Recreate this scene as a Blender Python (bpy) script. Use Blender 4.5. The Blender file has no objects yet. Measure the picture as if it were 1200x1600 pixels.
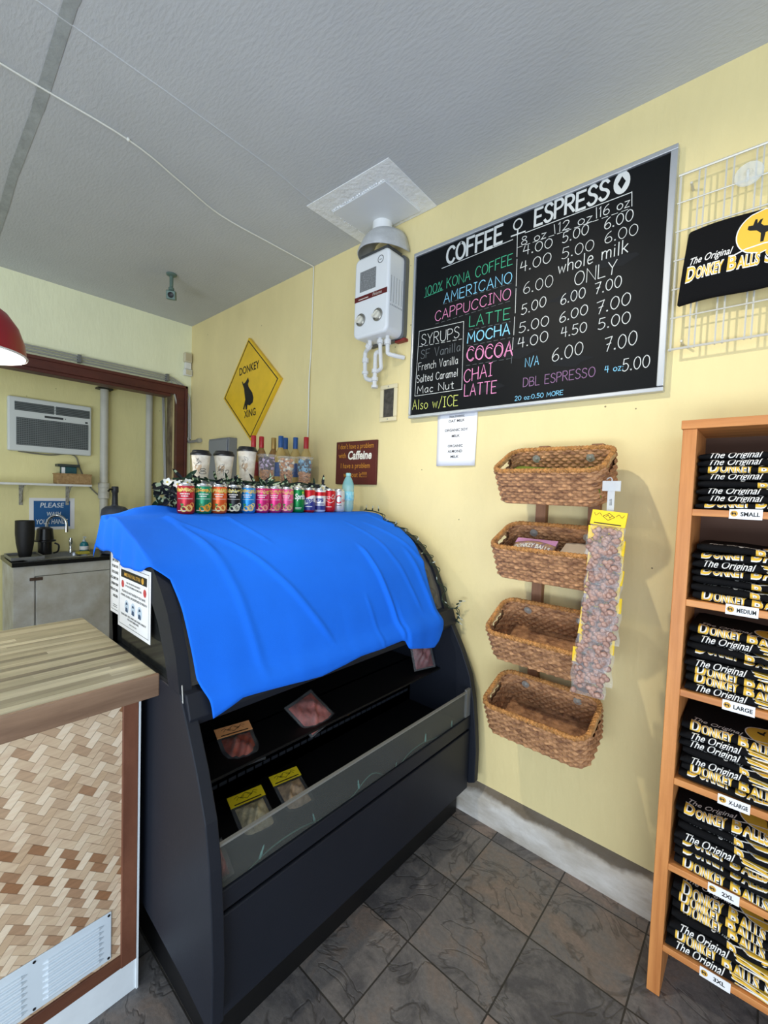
import bpy, bmesh, math, random
from mathutils import Vector, Matrix, Euler
random.seed(7)
C = bpy.context.scene.collection
SC = bpy.context.scene
PI = math.pi
rad = math.radians

# ------------------------------------------------------------------ camera
cam = bpy.data.objects.new('camera', bpy.data.cameras.new('camera'))
C.objects.link(cam)
cam.data.sensor_fit = 'AUTO'
cam.data.sensor_width = 36.0
cam.data.lens = 678.076 / 1600 * 36
cam.data.clip_start = 0.02
_yaw, _pitch, _roll = 0.721026, -0.0447041, 0.0356507
_f = Vector((-math.sin(_yaw)*math.cos(_pitch), math.cos(_yaw)*math.cos(_pitch), math.sin(_pitch)))
_r = _f.cross(Vector((0, 0, 1))).normalized(); _u = _r.cross(_f)
_c, _s = math.cos(_roll), math.sin(_roll)
_r2 = _c*_r + _s*_u; _u2 = -_s*_r + _c*_u
CAM = Vector((4.157, -1.893, 1.55))
cam.matrix_world = Matrix(((_r2.x, _u2.x, -_f.x, CAM.x), (_r2.y, _u2.y, -_f.y, CAM.y), (_r2.z, _u2.z, -_f.z, CAM.z), (0, 0, 0, 1)))
SC.camera = cam

# ------------------------------------------------------------------ light and exposure
SC.view_settings.view_transform = 'Standard'
SC.view_settings.look = 'None'
SC.view_settings.gamma = 1
SC.view_settings.use_curve_mapping = False
SC.view_settings.exposure = 0.16
W = bpy.data.worlds.new('sky'); SC.world = W
W.use_nodes = True
W.node_tree.nodes['Background'].inputs[0].default_value = (0.80, 0.90, 1.0, 1)
W.node_tree.nodes['Background'].inputs[1].default_value = 0.50

def lamp(name, kind, loc, energy, col, size=0.05, aim=None, sy=None, spot=None):
    d = bpy.data.lights.new(name, kind)
    d.energy = energy; d.color = col
    if kind == 'AREA':
        d.shape = 'RECTANGLE'; d.size = size; d.size_y = sy or size
    else:
        d.shadow_soft_size = size
    if spot: d.spot_size = spot; d.spot_blend = 0.7
    o = bpy.data.objects.new(name, d); C.objects.link(o); o.location = loc
    if aim is not None:
        o.rotation_euler = (Vector(aim)-Vector(loc)).to_track_quat('-Z', 'Y').to_euler()
    return o
lamp('daylight_storefront', 'AREA', (5.9, -3.7, 1.5), 72, (0.72, 0.86, 1.0), 3.2, (2.6, -0.8, 1.0), 2.2)
lamp('ceiling_spotlight', 'SPOT', (2.98, -1.52, 2.95), 78, (1.0, 0.92, 0.77), 0.025, (3.85, 0, 1.0), spot=rad(98))
lamp('pavement_bounce', 'AREA', (4.2, -4.6, .25), 125, (.84, .92, 1.0), 3.0, (2.4, -1.0, 3.05), 1.2)
lamp('alcove_fill', 'POINT', (0.9, -3.2, 2.6), 14, (0.90, 0.96, 0.92), 0.12)  # added fill to brighten the alcove; no real fixture hangs here

# ------------------------------------------------------------------ materials
def lin(c):
    return tuple((x/255/12.92 if x/255 <= .04045 else ((x/255+.055)/1.055)**2.4) for x in c)+(1,)
class NT:
    def __init__(s, m):
        s.t = m.node_tree; s.n = s.t.nodes; s.l = s.t.links
    def add(s, typ, **kw):
        n = s.n.new(typ)
        for k, v in kw.items():
            if k.startswith('i_'): n.inputs[k[2:].replace('_', ' ')].default_value = v
            else: setattr(n, k, v)
        return n
    def ln(s, a, ao, b, bi): s.l.new(a.outputs[ao], b.inputs[bi])
    def math(s, op, a, b=None):
        n = s.n.new('ShaderNodeMath'); n.operation = op
        for i, x in enumerate((a, b)):
            if x is None: continue
            if isinstance(x, (int, float)): n.inputs[i].default_value = x
            else: s.l.new(x, n.inputs[i])
        return n.outputs[0]
MATS = {}
def M(name, col=(200, 200, 200), rough=.5, metal=0, var=0, vscale=8, vstretch=(1, 1, 1), bump=0, bscale=60, bstretch=(1, 1, 1), trans=0, alpha=1, emit=0, spec=.5, sheen=0, col2=None, ior=1.45):
    """a principled material: colour with noise variation towards col2 and a noise bump"""
    if name in MATS: return MATS[name]
    m = bpy.data.materials.new(name); m.use_nodes = True
    t = NT(m); b = t.n['Principled BSDF']
    b.inputs['Base Color'].default_value = lin(col)
    b.inputs['Roughness'].default_value = rough
    b.inputs['Metallic'].default_value = metal
    b.inputs['Specular IOR Level'].default_value = spec
    b.inputs['Transmission Weight'].default_value = trans
    b.inputs['Alpha'].default_value = alpha
    b.inputs['IOR'].default_value = ior
    if sheen: b.inputs['Sheen Weight'].default_value = sheen
    if emit:
        b.inputs['Emission Color'].default_value = lin(col); b.inputs['Emission Strength'].default_value = emit
    if var or bump:
        tc = t.add('ShaderNodeTexCoord')
    if var:
        mp = t.add('ShaderNodeMapping'); mp.inputs['Scale'].default_value = vstretch
        t.ln(tc, 'Object', mp, 0)
        nz = t.add('ShaderNodeTexNoise', i_Scale=vscale, i_Detail=6, i_Roughness=.6); t.ln(mp, 0, nz, 'Vector')
        cr = t.add('ShaderNodeValToRGB')
        cr.color_ramp.elements[0].position = .3; cr.color_ramp.elements[1].position = .7
        c2 = col2 or tuple(x*(1-var) for x in col)
        cr.color_ramp.elements[0].color = lin(c2); cr.color_ramp.elements[1].color = lin(col)
        t.ln(nz, 'Fac', cr, 0); t.ln(cr, 0, b, 'Base Color')
    if bump:
        mp2 = t.add('ShaderNodeMapping'); mp2.inputs['Scale'].default_value = bstretch
        t.ln(tc, 'Object', mp2, 0)
        n2 = t.add('ShaderNodeTexNoise', i_Scale=bscale, i_Detail=5); t.ln(mp2, 0, n2, 'Vector')
        bp = t.add('ShaderNodeBump', i_Strength=bump, i_Distance=.01); t.ln(n2, 'Fac', bp, 'Height')
        t.ln(bp, 0, b, 'Normal')
    MATS[name] = m
    return m

def wall_mat(name, col, specks=True):
    m = M(name, col, .55, var=.05, vscale=2.5, vstretch=(1, 1, .5), bump=.25, bscale=26, bstretch=(1.5, 1.5, .45))
    t = NT(m); b = t.n['Principled BSDF']
    if specks:
        src = b.inputs['Base Color'].links[0].from_socket
        tc = t.add('ShaderNodeTexCoord')
        v = t.add('ShaderNodeTexVoronoi', i_Scale=9.0); t.ln(tc, 'Object', v, 'Vector')
        lt = t.math('LESS_THAN', v.outputs['Distance'], .035)
        sp = t.add('ShaderNodeSeparateXYZ'); t.l.new(v.outputs['Color'], sp.inputs[0])
        on = t.math('MULTIPLY', lt, t.math('GREATER_THAN', sp.outputs[0], .5))
        mx = t.add('ShaderNodeMix', data_type='RGBA')
        t.l.new(t.math('MULTIPLY', on, .75), mx.inputs['Factor']); t.l.new(src, mx.inputs['A'])
        mx.inputs['B'].default_value = lin((84, 70, 48))
        t.l.new(mx.outputs['Result'], b.inputs['Base Color'])
    return m

def floor_mat():
    m = bpy.data.materials.new('slate_tile'); m.use_nodes = True
    t = NT(m); b = t.n['Principled BSDF']
    tc = t.add('ShaderNodeTexCoord'); sp = t.add('ShaderNodeSeparateXYZ'); t.ln(tc, 'Object', sp, 0)
    S = .305
    u = t.math('DIVIDE', t.math('SUBTRACT', sp.outputs[0], 3.31), S)
    v = t.math('DIVIDE', t.math('ADD', sp.outputs[1], .42), S)
    fu, fv = t.math('FLOOR', u), t.math('FLOOR', v)
    cb = t.add('ShaderNodeCombineXYZ'); t.l.new(fu, cb.inputs[0]); t.l.new(fv, cb.inputs[1])
    wn = t.add('ShaderNodeTexWhiteNoise', noise_dimensions='3D'); t.ln(cb, 0, wn, 'Vector')
    # each tile shifts its own noise so that stains stop at the joints
    off = t.add('ShaderNodeVectorMath', operation='MULTIPLY_ADD')
    t.ln(wn, 'Color', off, 0); off.inputs[1].default_value = (9, 9, 9); t.ln(tc, 'Object', off, 2)
    n1 = t.add('ShaderNodeTexNoise', i_Scale=5.5, i_Detail=9, i_Roughness=.7, i_Distortion=.6); t.ln(off, 0, n1, 'Vector')
    cr = t.add('ShaderNodeValToRGB'); e = cr.color_ramp.elements
    e[0].position = .30; e[0].color = lin((84, 82, 84)); e[1].position = .72; e[1].color = lin((146, 128, 118))
    x = e.new(.45); x.color = lin((116, 112, 110)); x = e.new(.58); x.color = lin((126, 113, 104))
    ad = t.math('ADD', n1.outputs['Fac'], t.math('MULTIPLY', t.math('SUBTRACT', wn.outputs['Value'], .5), .30))
    t.l.new(ad, cr.inputs[0])
    # slate veins
    n2 = t.add('ShaderNodeTexNoise', i_Scale=4.2, i_Detail=4, i_Distortion=1.4); t.ln(off, 0, n2, 'Vector')
    vein = t.math('SUBTRACT', 1.0, t.math('MULTIPLY', t.math('ABSOLUTE', t.math('SUBTRACT', n2.outputs['Fac'], .5)), 42))
    vein = t.math('MAXIMUM', vein, 0)
    n3 = t.add('ShaderNodeTexNoise', i_Scale=70, i_Detail=5, i_Roughness=.7); t.ln(tc, 'Object', n3, 'Vector')
    def joint(f):
        d = t.math('ABSOLUTE', t.math('SUBTRACT', t.math('FRACT', f), .5))
        return t.math('GREATER_THAN', d, .491)
    gr = t.math('MAXIMUM', joint(u), joint(v))
    k = t.math('MULTIPLY', vein, .5)
    mx = t.add('ShaderNodeMix', data_type='RGBA'); t.l.new(k, mx.inputs['Factor']); t.l.new(cr.outputs[0], mx.inputs['A']); mx.inputs['B'].default_value = lin((44, 41, 40))
    mxs = t.add('ShaderNodeMix', data_type='RGBA', blend_type='OVERLAY'); mxs.inputs['Factor'].default_value = .45
    t.l.new(mx.outputs['Result'], mxs.inputs['A']); t.l.new(n3.outputs['Fac'], mxs.inputs['B'])
    mg = t.add('ShaderNodeMix', data_type='RGBA'); t.l.new(gr, mg.inputs['Factor']); t.l.new(mxs.outputs['Result'], mg.inputs['A']); mg.inputs['B'].default_value = lin((52, 49, 46))
    t.l.new(mg.outputs['Result'], b.inputs['Base Color'])
    h = t.math('ADD', n1.outputs['Fac'], t.math('MULTIPLY', n3.outputs['Fac'], .25))
    h = t.math('SUBTRACT', h, t.math('MULTIPLY', vein, .35)); h = t.math('SUBTRACT', h, gr)
    bp = t.add('ShaderNodeBump', i_Strength=.5, i_Distance=.006); t.l.new(h, bp.inputs['Height']); t.ln(bp, 0, b, 'Normal')
    b.inputs['Roughness'].default_value = .48
    return m

def weave_mat():
    """flat bamboo strips plaited on the diagonal, in the y-z plane"""
    m = bpy.data.materials.new('bamboo_weave'); m.use_nodes = True
    t = NT(m); b = t.n['Principled BSDF']
    tc = t.add('ShaderNodeTexCoord'); sp = t.add('ShaderNodeSeparateXYZ'); t.ln(tc, 'Object', sp, 0)
    S = .0215
    y, z = sp.outputs[1], sp.outputs[2]
    p = t.math('DIVIDE', t.math('ADD', t.math('MULTIPLY', y, .62), t.math('MULTIPLY', z, .785)), S)
    q = t.math('DIVIDE', t.math('SUBTRACT', t.math('MULTIPLY', y, .785), t.math('MULTIPLY', z, .62)), S)
    i, j = t.math('FLOOR', p), t.math('FLOOR', q)
    ph = t.math('FLOORED_MODULO', t.math('ADD', i, j), 4)
    top = t.math('LESS_THAN', ph, 1.5)           # which strip lies on top
    segA = t.math('FLOOR', t.math('DIVIDE', t.math('ADD', i, j), 4))
    def rnd(a, bb, c):
        cb = t.add('ShaderNodeCombineXYZ'); t.l.new(a, cb.inputs[0]); t.l.new(bb, cb.inputs[1]); cb.inputs[2].default_value = c
        w = t.add('ShaderNodeTexWhiteNoise', noise_dimensions='3D'); t.ln(cb, 0, w, 'Vector'); return w.outputs['Value']
    fp, fq = t.math('FRACT', p), t.math('FRACT', q)
    # A: strips running along p (constant j) ; B: strips running along q (constant i)
    ra = t.math('ADD', t.math('MULTIPLY', rnd(j, segA, 1.0), .5), t.math('MULTIPLY', rnd(j, j, 5.0), .5))
    rb = t.math('ADD', t.math('MULTIPLY', rnd(i, segA, 2.0), .5), t.math('MULTIPLY', rnd(i, i, 7.0), .5))
    ca = t.add('ShaderNodeValToRGB'); e = ca.color_ramp.elements
    e[0].color = lin((190, 160, 128)); e[1].color = lin((226, 205, 178)); e[0].position = .15; e[1].position = .8; t.l.new(ra, ca.inputs[0])
    cbm = t.add('ShaderNodeValToRGB'); e = cbm.color_ramp.elements
    e[0].color = lin((146, 104, 72)); e[1].color = lin((204, 178, 148)); e[0].position = .15; e[1].position = .6; t.l.new(rb, cbm.inputs[0])
    mx = t.add('ShaderNodeMix', data_type='RGBA'); t.l.new(top, mx.inputs['Factor']); t.l.new(cbm.outputs[0], mx.inputs['A']); t.l.new(ca.outputs[0], mx.inputs['B'])
    # joints
    def edge(f): return t.math('GREATER_THAN', t.math('ABSOLUTE', t.math('SUBTRACT', f, .5)), .455)
    ea = t.math('MULTIPLY', edge(fq), top); eb = t.math('MULTIPLY', edge(fp), t.math('SUBTRACT', 1, top))
    # the ends of each float
    sA = t.math('FRACT', t.math('DIVIDE', t.math('ADD', t.math('ADD', i, j), fp), 4))
    ed = t.math('MAXIMUM', ea, eb)
    grain = t.add('ShaderNodeTexNoise', i_Scale=90, i_Detail=4)
    mpn = t.add('ShaderNodeMapping'); mpn.inputs['Rotation'].default_value = (rad(52), 0, 0); mpn.inputs['Scale'].default_value = (1, .15, 1.5)
    t.ln(tc, 'Object', mpn, 0); t.ln(mpn, 0, grain, 'Vector')
    mo = t.add('ShaderNodeMix', data_type='RGBA', blend_type='OVERLAY'); mo.inputs['Factor'].default_value = .3
    t.l.new(mx.outputs['Result'], mo.inputs['A']); t.l.new(grain.outputs['Fac'], mo.inputs['B'])
    me = t.add('ShaderNodeMix', data_type='RGBA'); t.l.new(t.math('MULTIPLY', ed, .55), me.inputs['Factor']); t.l.new(mo.outputs['Result'], me.inputs['A']); me.inputs['B'].default_value = lin((104, 76, 54))
    t.l.new(me.outputs['Result'], b.inputs['Base Color'])
    ha = t.math('MULTIPLY', t.math('SINE', t.math('MULTIPLY', sA, PI)), 1.0)
    h = t.math('ADD', t.math('MULTIPLY', top, .5), t.math('MULTIPLY', ed, -.7))
    bp = t.add('ShaderNodeBump', i_Strength=.6, i_Distance=.003); t.l.new(h, bp.inputs['Height']); t.ln(bp, 0, b, 'Normal')
    b.inputs['Roughness'].default_value = .42
    return m

def plank_mat(name, cols, axis=1, w=.028, length=.45, rough=.35):
    """butcher-block: narrow staves along axis y with butt joints"""
    m = bpy.data.materials.new(name); m.use_nodes = True
    t = NT(m); b = t.n['Principled BSDF']
    tc = t.add('ShaderNodeTexCoord'); sp = t.add('ShaderNodeSeparateXYZ'); t.ln(tc, 'Object', sp, 0)
    a, c = sp.outputs[axis], sp.outputs[1-axis]
    row = t.math('FLOOR', t.math('DIVIDE', c, w))
    def wn(x, y=None):
        cb = t.add('ShaderNodeCombineXYZ'); t.l.new(x, cb.inputs[0])
        if y is not None: t.l.new(y, cb.inputs[1])
        n = t.add('ShaderNodeTexWhiteNoise', noise_dimensions='3D'); t.ln(cb, 0, n, 'Vector'); return n
    r1 = wn(row).outputs['Value']
    seg = t.math('FLOOR', t.math('ADD', t.math('DIVIDE', a, length), t.math('MULTIPLY', r1, 7)))
    r2 = wn(row, seg)
    cr = t.add('ShaderNodeValToRGB'); e = cr.color_ramp.elements
    e[0].color = lin(cols[0]); e[1].color = lin(cols[-1])
    for k, cc in enumerate(cols[1:-1]): x = e.new((k+1)/(len(cols)-1)); x.color = lin(cc)
    t.l.new(r2.outputs['Value'], cr.inputs[0])
    mp = t.add('ShaderNodeMapping'); mp.inputs['Scale'].default_value = (1, .06, 1) if axis == 1 else (.06, 1, 1)
    t.ln(tc, 'Object', mp, 0)
    ad = t.add('ShaderNodeVectorMath', operation='MULTIPLY_ADD'); t.ln(r2, 'Color', ad, 0); ad.inputs[1].default_value = (5, 5, 5); t.ln(mp, 0, ad, 2)
    n = t.add('ShaderNodeTexNoise', i_Scale=60, i_Detail=6, i_Roughness=.65); t.ln(ad, 0, n, 'Vector')
    mo = t.add('ShaderNodeMix', data_type='RGBA', blend_type='OVERLAY'); mo.inputs['Factor'].default_value = .6
    t.l.new(cr.outputs[0], mo.inputs['A']); t.l.new(n.outputs['Fac'], mo.inputs['B'])
    t.l.new(mo.outputs['Result'], b.inputs['Base Color'])
    b.inputs['Roughness'].default_value = rough
    return m

def curb_mat():
    m = M('curb_paint', (206, 204, 200), .6, var=.35, vscale=7, vstretch=(.5, 1, 1.5), col2=(150, 140, 124), bump=.5, bscale=30)
    t = NT(m); b = t.n['Principled BSDF']; src = b.inputs['Base Color'].links[0].from_socket
    tc = t.add('ShaderNodeTexCoord'); sp = t.add('ShaderNodeSeparateXYZ'); t.ln(tc, 'Object', sp, 0)
    n = t.add('ShaderNodeTexNoise', i_Scale=6, i_Detail=6); t.ln(tc, 'Object', n, 'Vector')
    f = t.math('ADD', t.math('MULTIPLY', t.math('SUBTRACT', sp.outputs[2], .118), 60), t.math('MULTIPLY', t.math('SUBTRACT', n.outputs['Fac'], .42), 5))
    f = t.math('MINIMUM', t.math('MAXIMUM', f, 0), .85)
    mx = t.add('ShaderNodeMix', data_type='RGBA'); t.l.new(f, mx.inputs['Factor']); t.l.new(src, mx.inputs['A']); mx.inputs['B'].default_value = lin((92, 78, 58))
    t.l.new(mx.outputs['Result'], b.inputs['Base Color'])
    return m

# ------------------------------------------------------------------ mesh helpers
ORG = {}
class MB:
    def __init__(s): s.v = []; s.f = []; s.m = []
    def add(s, vs, fs, m=0):
        n = len(s.v); s.v += [tuple(p) for p in vs]; s.f += [tuple(i+n for i in f) for f in fs]; s.m += [m]*len(fs); return s
    def box(s, x0, x1, y0, y1, z0, z1, m=0):
        return s.add([(x0, y0, z0), (x1, y0, z0), (x1, y1, z0), (x0, y1, z0), (x0, y0, z1), (x1, y0, z1), (x1, y1, z1), (x0, y1, z1)],
                     [(3, 2, 1, 0), (4, 5, 6, 7), (0, 1, 5, 4), (1, 2, 6, 5), (2, 3, 7, 6), (3, 0, 4, 7)], m)
    def prism(s, poly, fn, a, b, m=0):
        """extrude a 2-D polygon; fn(u,v,w) -> xyz, w from a to b"""
        n = len(poly)
        vs = [fn(u, v, a) for u, v in poly]+[fn(u, v, b) for u, v in poly]
        fs = [tuple(range(n))[::-1], tuple(range(n, 2*n))]+[(i, (i+1) % n, n+(i+1) % n, n+i) for i in range(n)]
        return s.add(vs, fs, m)
    def tube(s, pts, r, n=8, m=0, cap=True):
        pts = [Vector(p) for p in pts]; rs = r if isinstance(r, (list, tuple)) else [r]*len(pts)
        vs = []; fs = []; up = None
        for i, p in enumerate(pts):
            d = (pts[min(i+1, len(pts)-1)]-pts[max(i-1, 0)]).normalized()
            if up is None: up = Vector((0, 0, 1)) if abs(d.z) < .9 else Vector((1, 0, 0))
            a = d.cross(up)
            if a.length < 1e-6: a = d.orthogonal()
            a.normalize(); b = a.cross(d).normalized(); up = b
            for k in range(n):
                t = 2*PI*k/n; vs.append(p+rs[i]*(math.cos(t)*a+math.sin(t)*b))
        for i in range(len(pts)-1):
            for k in range(n): fs.append((i*n+k, i*n+(k+1) % n, (i+1)*n+(k+1) % n, (i+1)*n+k))
        if cap: fs += [tuple(range(n))[::-1], tuple(range((len(pts)-1)*n, len(pts)*n))]
        return s.add(vs, fs, m)
    def lathe(s, prof, c=(0, 0, 0), n=24, m=0, fn=None, cap=True):
        """prof = [(r,z)...]; fn maps local xyz to place"""
        vs = []; fs = []
        for r, z in prof:
            for k in range(n):
                t = 2*PI*k/n; p = (r*math.cos(t), r*math.sin(t), z)
                p = fn(*p) if fn else (p[0]+c[0], p[1]+c[1], p[2]+c[2]); vs.append(p)
        for i in range(len(prof)-1):
            for k in range(n): fs.append((i*n+k, i*n+(k+1) % n, (i+1)*n+(k+1) % n, (i+1)*n+k))
        if cap:
            if prof[0][0] > 1e-5: fs.append(tuple(range(n))[::-1])
            if prof[-1][0] > 1e-5: fs.append(tuple(range((len(prof)-1)*n, len(prof)*n)))
        return s.add(vs, fs, m)
    def ball(s, c, r, m=0, n=10, k=6, sq=(1, 1, 1)):
        return s.lathe([(max(r*math.sin(PI*i/k), 1e-6), -r*math.cos(PI*i/k)) for i in range(k+1)], n=n, m=m, cap=False,
                       fn=lambda x, y, z: (c[0]+x*sq[0], c[1]+y*sq[1], c[2]+z*sq[2]))
    def grid(s, fn, nu, nv, m=0, closed_u=False):
        vs = [fn(i/(nu if closed_u else nu-1), j/(nv-1)) for j in range(nv) for i in range(nu)]
        fs = []
        for j in range(nv-1):
            for i in range(nu if closed_u else nu-1):
                fs.append((j*nu+i, j*nu+(i+1) % nu, (j+1)*nu+(i+1) % nu, (j+1)*nu+i))
        return s.add(vs, fs, m)
    def poly(s, pts, place, m=0):
        return s.add([place(u, v) for u, v in pts], [tuple(range(len(pts)))], m)
    def disc(s, u, v, r, place, m=0, n=20, ry=None):
        return s.poly([(u+r*math.cos(2*PI*k/n), v+(ry or r)*math.sin(2*PI*k/n)) for k in range(n)], place, m)
    def rect(s, u0, v0, u1, v1, place, m=0, nu=1):
        for k in range(nu):
            a, b = u0+(u1-u0)*k/nu, u0+(u1-u0)*(k+1)/nu
            s.poly([(a, v0), (b, v0), (b, v1), (a, v1)], place, m)
        return s
    def line(s, pts, w, place, m=0, closed=False):
        """ribbon along 2-D points with rounded joints"""
        P = [tuple(p) for p in pts]
        P = [p for i, p in enumerate(P) if i == 0 or math.dist(p, P[i-1]) > 1e-6]
        if closed and math.dist(P[0], P[-1]) < 1e-6: P.pop()
        n = len(P)
        if n < 2: return s
        L, R = [], []
        for i, (x, y) in enumerate(P):
            a = P[i-1] if (i or closed) else None
            c = P[(i+1) % n] if (i < n-1 or closed) else None
            if a is None: a = (2*x-c[0], 2*y-c[1])
            if c is None: c = (2*x-a[0], 2*y-a[1])
            d0 = Vector((x-a[0], y-a[1])).normalized(); d1 = Vector((c[0]-x, c[1]-y)).normalized()
            t = d0+d1
            t = d0.copy() if t.length < .3 else t.normalized()
            nr = Vector((-t.y, t.x)); k = w/2/max(.55, abs(nr.dot(Vector((-d1.y, d1.x)))))
            e = 0 if closed else (-w*.3 if i == 0 else w*.3 if i == n-1 else 0)
            x += t.x*e; y += t.y*e
            L.append((x+nr.x*k, y+nr.y*k)); R.append((x-nr.x*k, y-nr.y*k))
        vs = [Vector(place(*q)) for q in L]+[Vector(place(*q)) for q in R]
        fs = [(n+i, n+(i+1) % n, (i+1) % n, i) for i in range(n if closed else n-1)]
        f = fs[0]; nm = (vs[f[1]]-vs[f[0]]).cross(vs[f[3]]-vs[f[0]]).normalized()
        s.k = getattr(s, 'k', 0)+1                       # later strokes lie over earlier ones, as chalk does
        return s.add([v+nm*(4e-5*(s.k % 24)) for v in vs], fs, m)
    def dash(s, a, b, w, place, m=0, on=.022, off=.013):
        d = math.hypot(b[0]-a[0], b[1]-a[1]); t = 0
        while t < d:
            e = min(t+on, d); k0, k1 = t/d, e/d
            s.line([(a[0]+(b[0]-a[0])*k0, a[1]+(b[1]-a[1])*k0), (a[0]+(b[0]-a[0])*k1, a[1]+(b[1]-a[1])*k1)], w, place, m); t = e+off
        return s
    def text(s, body, h, place, m=0, bold=0, shear=0, align='c', width=None, u=0, v=0, cuts=0):
        vs, fs, w = tmesh(body, bold, shear)
        k = h; kx = (width/w) if width else h
        ox = u-{'c': w*kx/2, 'l': 0, 'r': w*kx}[align]
        V2 = [(x*kx+ox, y*k+v) for x, y in vs]
        if cuts:
            bm = bmesh.new()
            bv = [bm.verts.new((x, y, 0)) for x, y in V2]
            for f in fs:
                try: bm.faces.new([bv[i] for i in f])
                except ValueError: pass
            y0, y1 = min(p[1] for p in V2), max(p[1] for p in V2)
            yy = y0+cuts
            while yy < y1:
                bmesh.ops.bisect_plane(bm, geom=bm.verts[:]+bm.edges[:]+bm.faces[:], plane_co=(0, yy, 0), plane_no=(0, 1, 0)); yy += cuts
            bm.verts.index_update()
            V2 = [(q.co.x, q.co.y) for q in bm.verts]; fs = [tuple(q.index for q in f.verts) for f in bm.faces]
            bm.free()
        return s.add([place(x, y) for x, y in V2], fs, m)
    def build(s, name, mats, parent=None, smooth=False, bevel=0, seg=2, ang=35, org=None):
        if not isinstance(mats, (list, tuple)): mats = [mats]
        o0 = Vector(ORG.get(parent.name, (0, 0, 0))) if parent else Vector((0, 0, 0))
        off = Vector(org) if org is not None else o0
        me = bpy.data.meshes.new(name)
        me.from_pydata([tuple(Vector(p)-off) for p in s.v], [], s.f)
        for mm in mats: me.materials.append(mm)
        me.polygons.foreach_set('material_index', s.m)
        if smooth:
            me.polygons.foreach_set('use_smooth', [True]*len(me.polygons))
            me.update()
            me.set_sharp_from_angle(angle=rad(ang))
        me.update()
        o = bpy.data.objects.new(name, me); C.objects.link(o)
        if parent: o.parent = parent
        o.location = off-o0
        ORG[o.name] = tuple(off)
        if bevel:
            b = o.modifiers.new('bevel', 'BEVEL'); b.width = bevel; b.segments = seg; b.limit_method = 'ANGLE'; b.angle_limit = rad(40)
        return o

def thing(name, label, cat, loc=(0, 0, 0), rz=0, group=None):
    o = bpy.data.objects.new(name, None); C.objects.link(o)
    o.empty_display_size = .05; o.location = loc; ORG[o.name] = (0, 0, 0) if rz or loc == (0, 0, 0) else tuple(loc)
    o.rotation_euler = (0, 0, rz); o['label'] = label; o['category'] = cat
    if group: o['group'] = group
    return o
def local_thing(name, label, cat, group=None):
    """a thing whose parts are written in its own local coordinates; move it afterwards"""
    return thing(name, label, cat, (0, 0, 0), 0, group)
def tag(o, label, cat, group=None, kind=None):
    o['label'] = label; o['category'] = cat
    if group: o['group'] = group
    if kind: o['kind'] = kind
    return o
def struct(o): o['kind'] = 'structure'; return o
def part(o, label): o['label'] = label; return o
def dup(root, label, loc=None, rot=None, group=None):
    def cp(o, par):
        c = o.copy(); C.objects.link(c)
        if par: c.parent = par
        for ch in list(o.children): cp(ch, c)
        return c
    r = cp(root, None)
    r['label'] = label
    if loc is not None: r.location = loc
    if rot is not None: r.rotation_euler = rot
    if group: r['group'] = group
    return r

_TC = {}
def tmesh(body, bold=0, shear=0):
    key = (body, bold, shear)
    if key not in _TC:
        if 'H' not in _TC: _TC['H'] = None; _TC['H'] = max(p[1] for p in tmesh('H')[0])
        cu = bpy.data.curves.new('t', 'FONT'); cu.body = body; cu.offset = bold; cu.shear = shear; cu.resolution_u = 3; cu.fill_mode = 'FRONT'
        o = bpy.data.objects.new('t', cu); me = bpy.data.meshes.new_from_object(o)
        H = _TC['H'] or 1.0
        x0 = min((v.co.x for v in me.vertices), default=0)
        vs = [((v.co.x-x0)/H, v.co.y/H) for v in me.vertices]; fs = [tuple(p.vertices) for p in me.polygons]
        bpy.data.objects.remove(o); bpy.data.curves.remove(cu); bpy.data.meshes.remove(me)
        _TC[key] = (vs, fs, max((p[0] for p in vs), default=0))
    return _TC[key]

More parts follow.
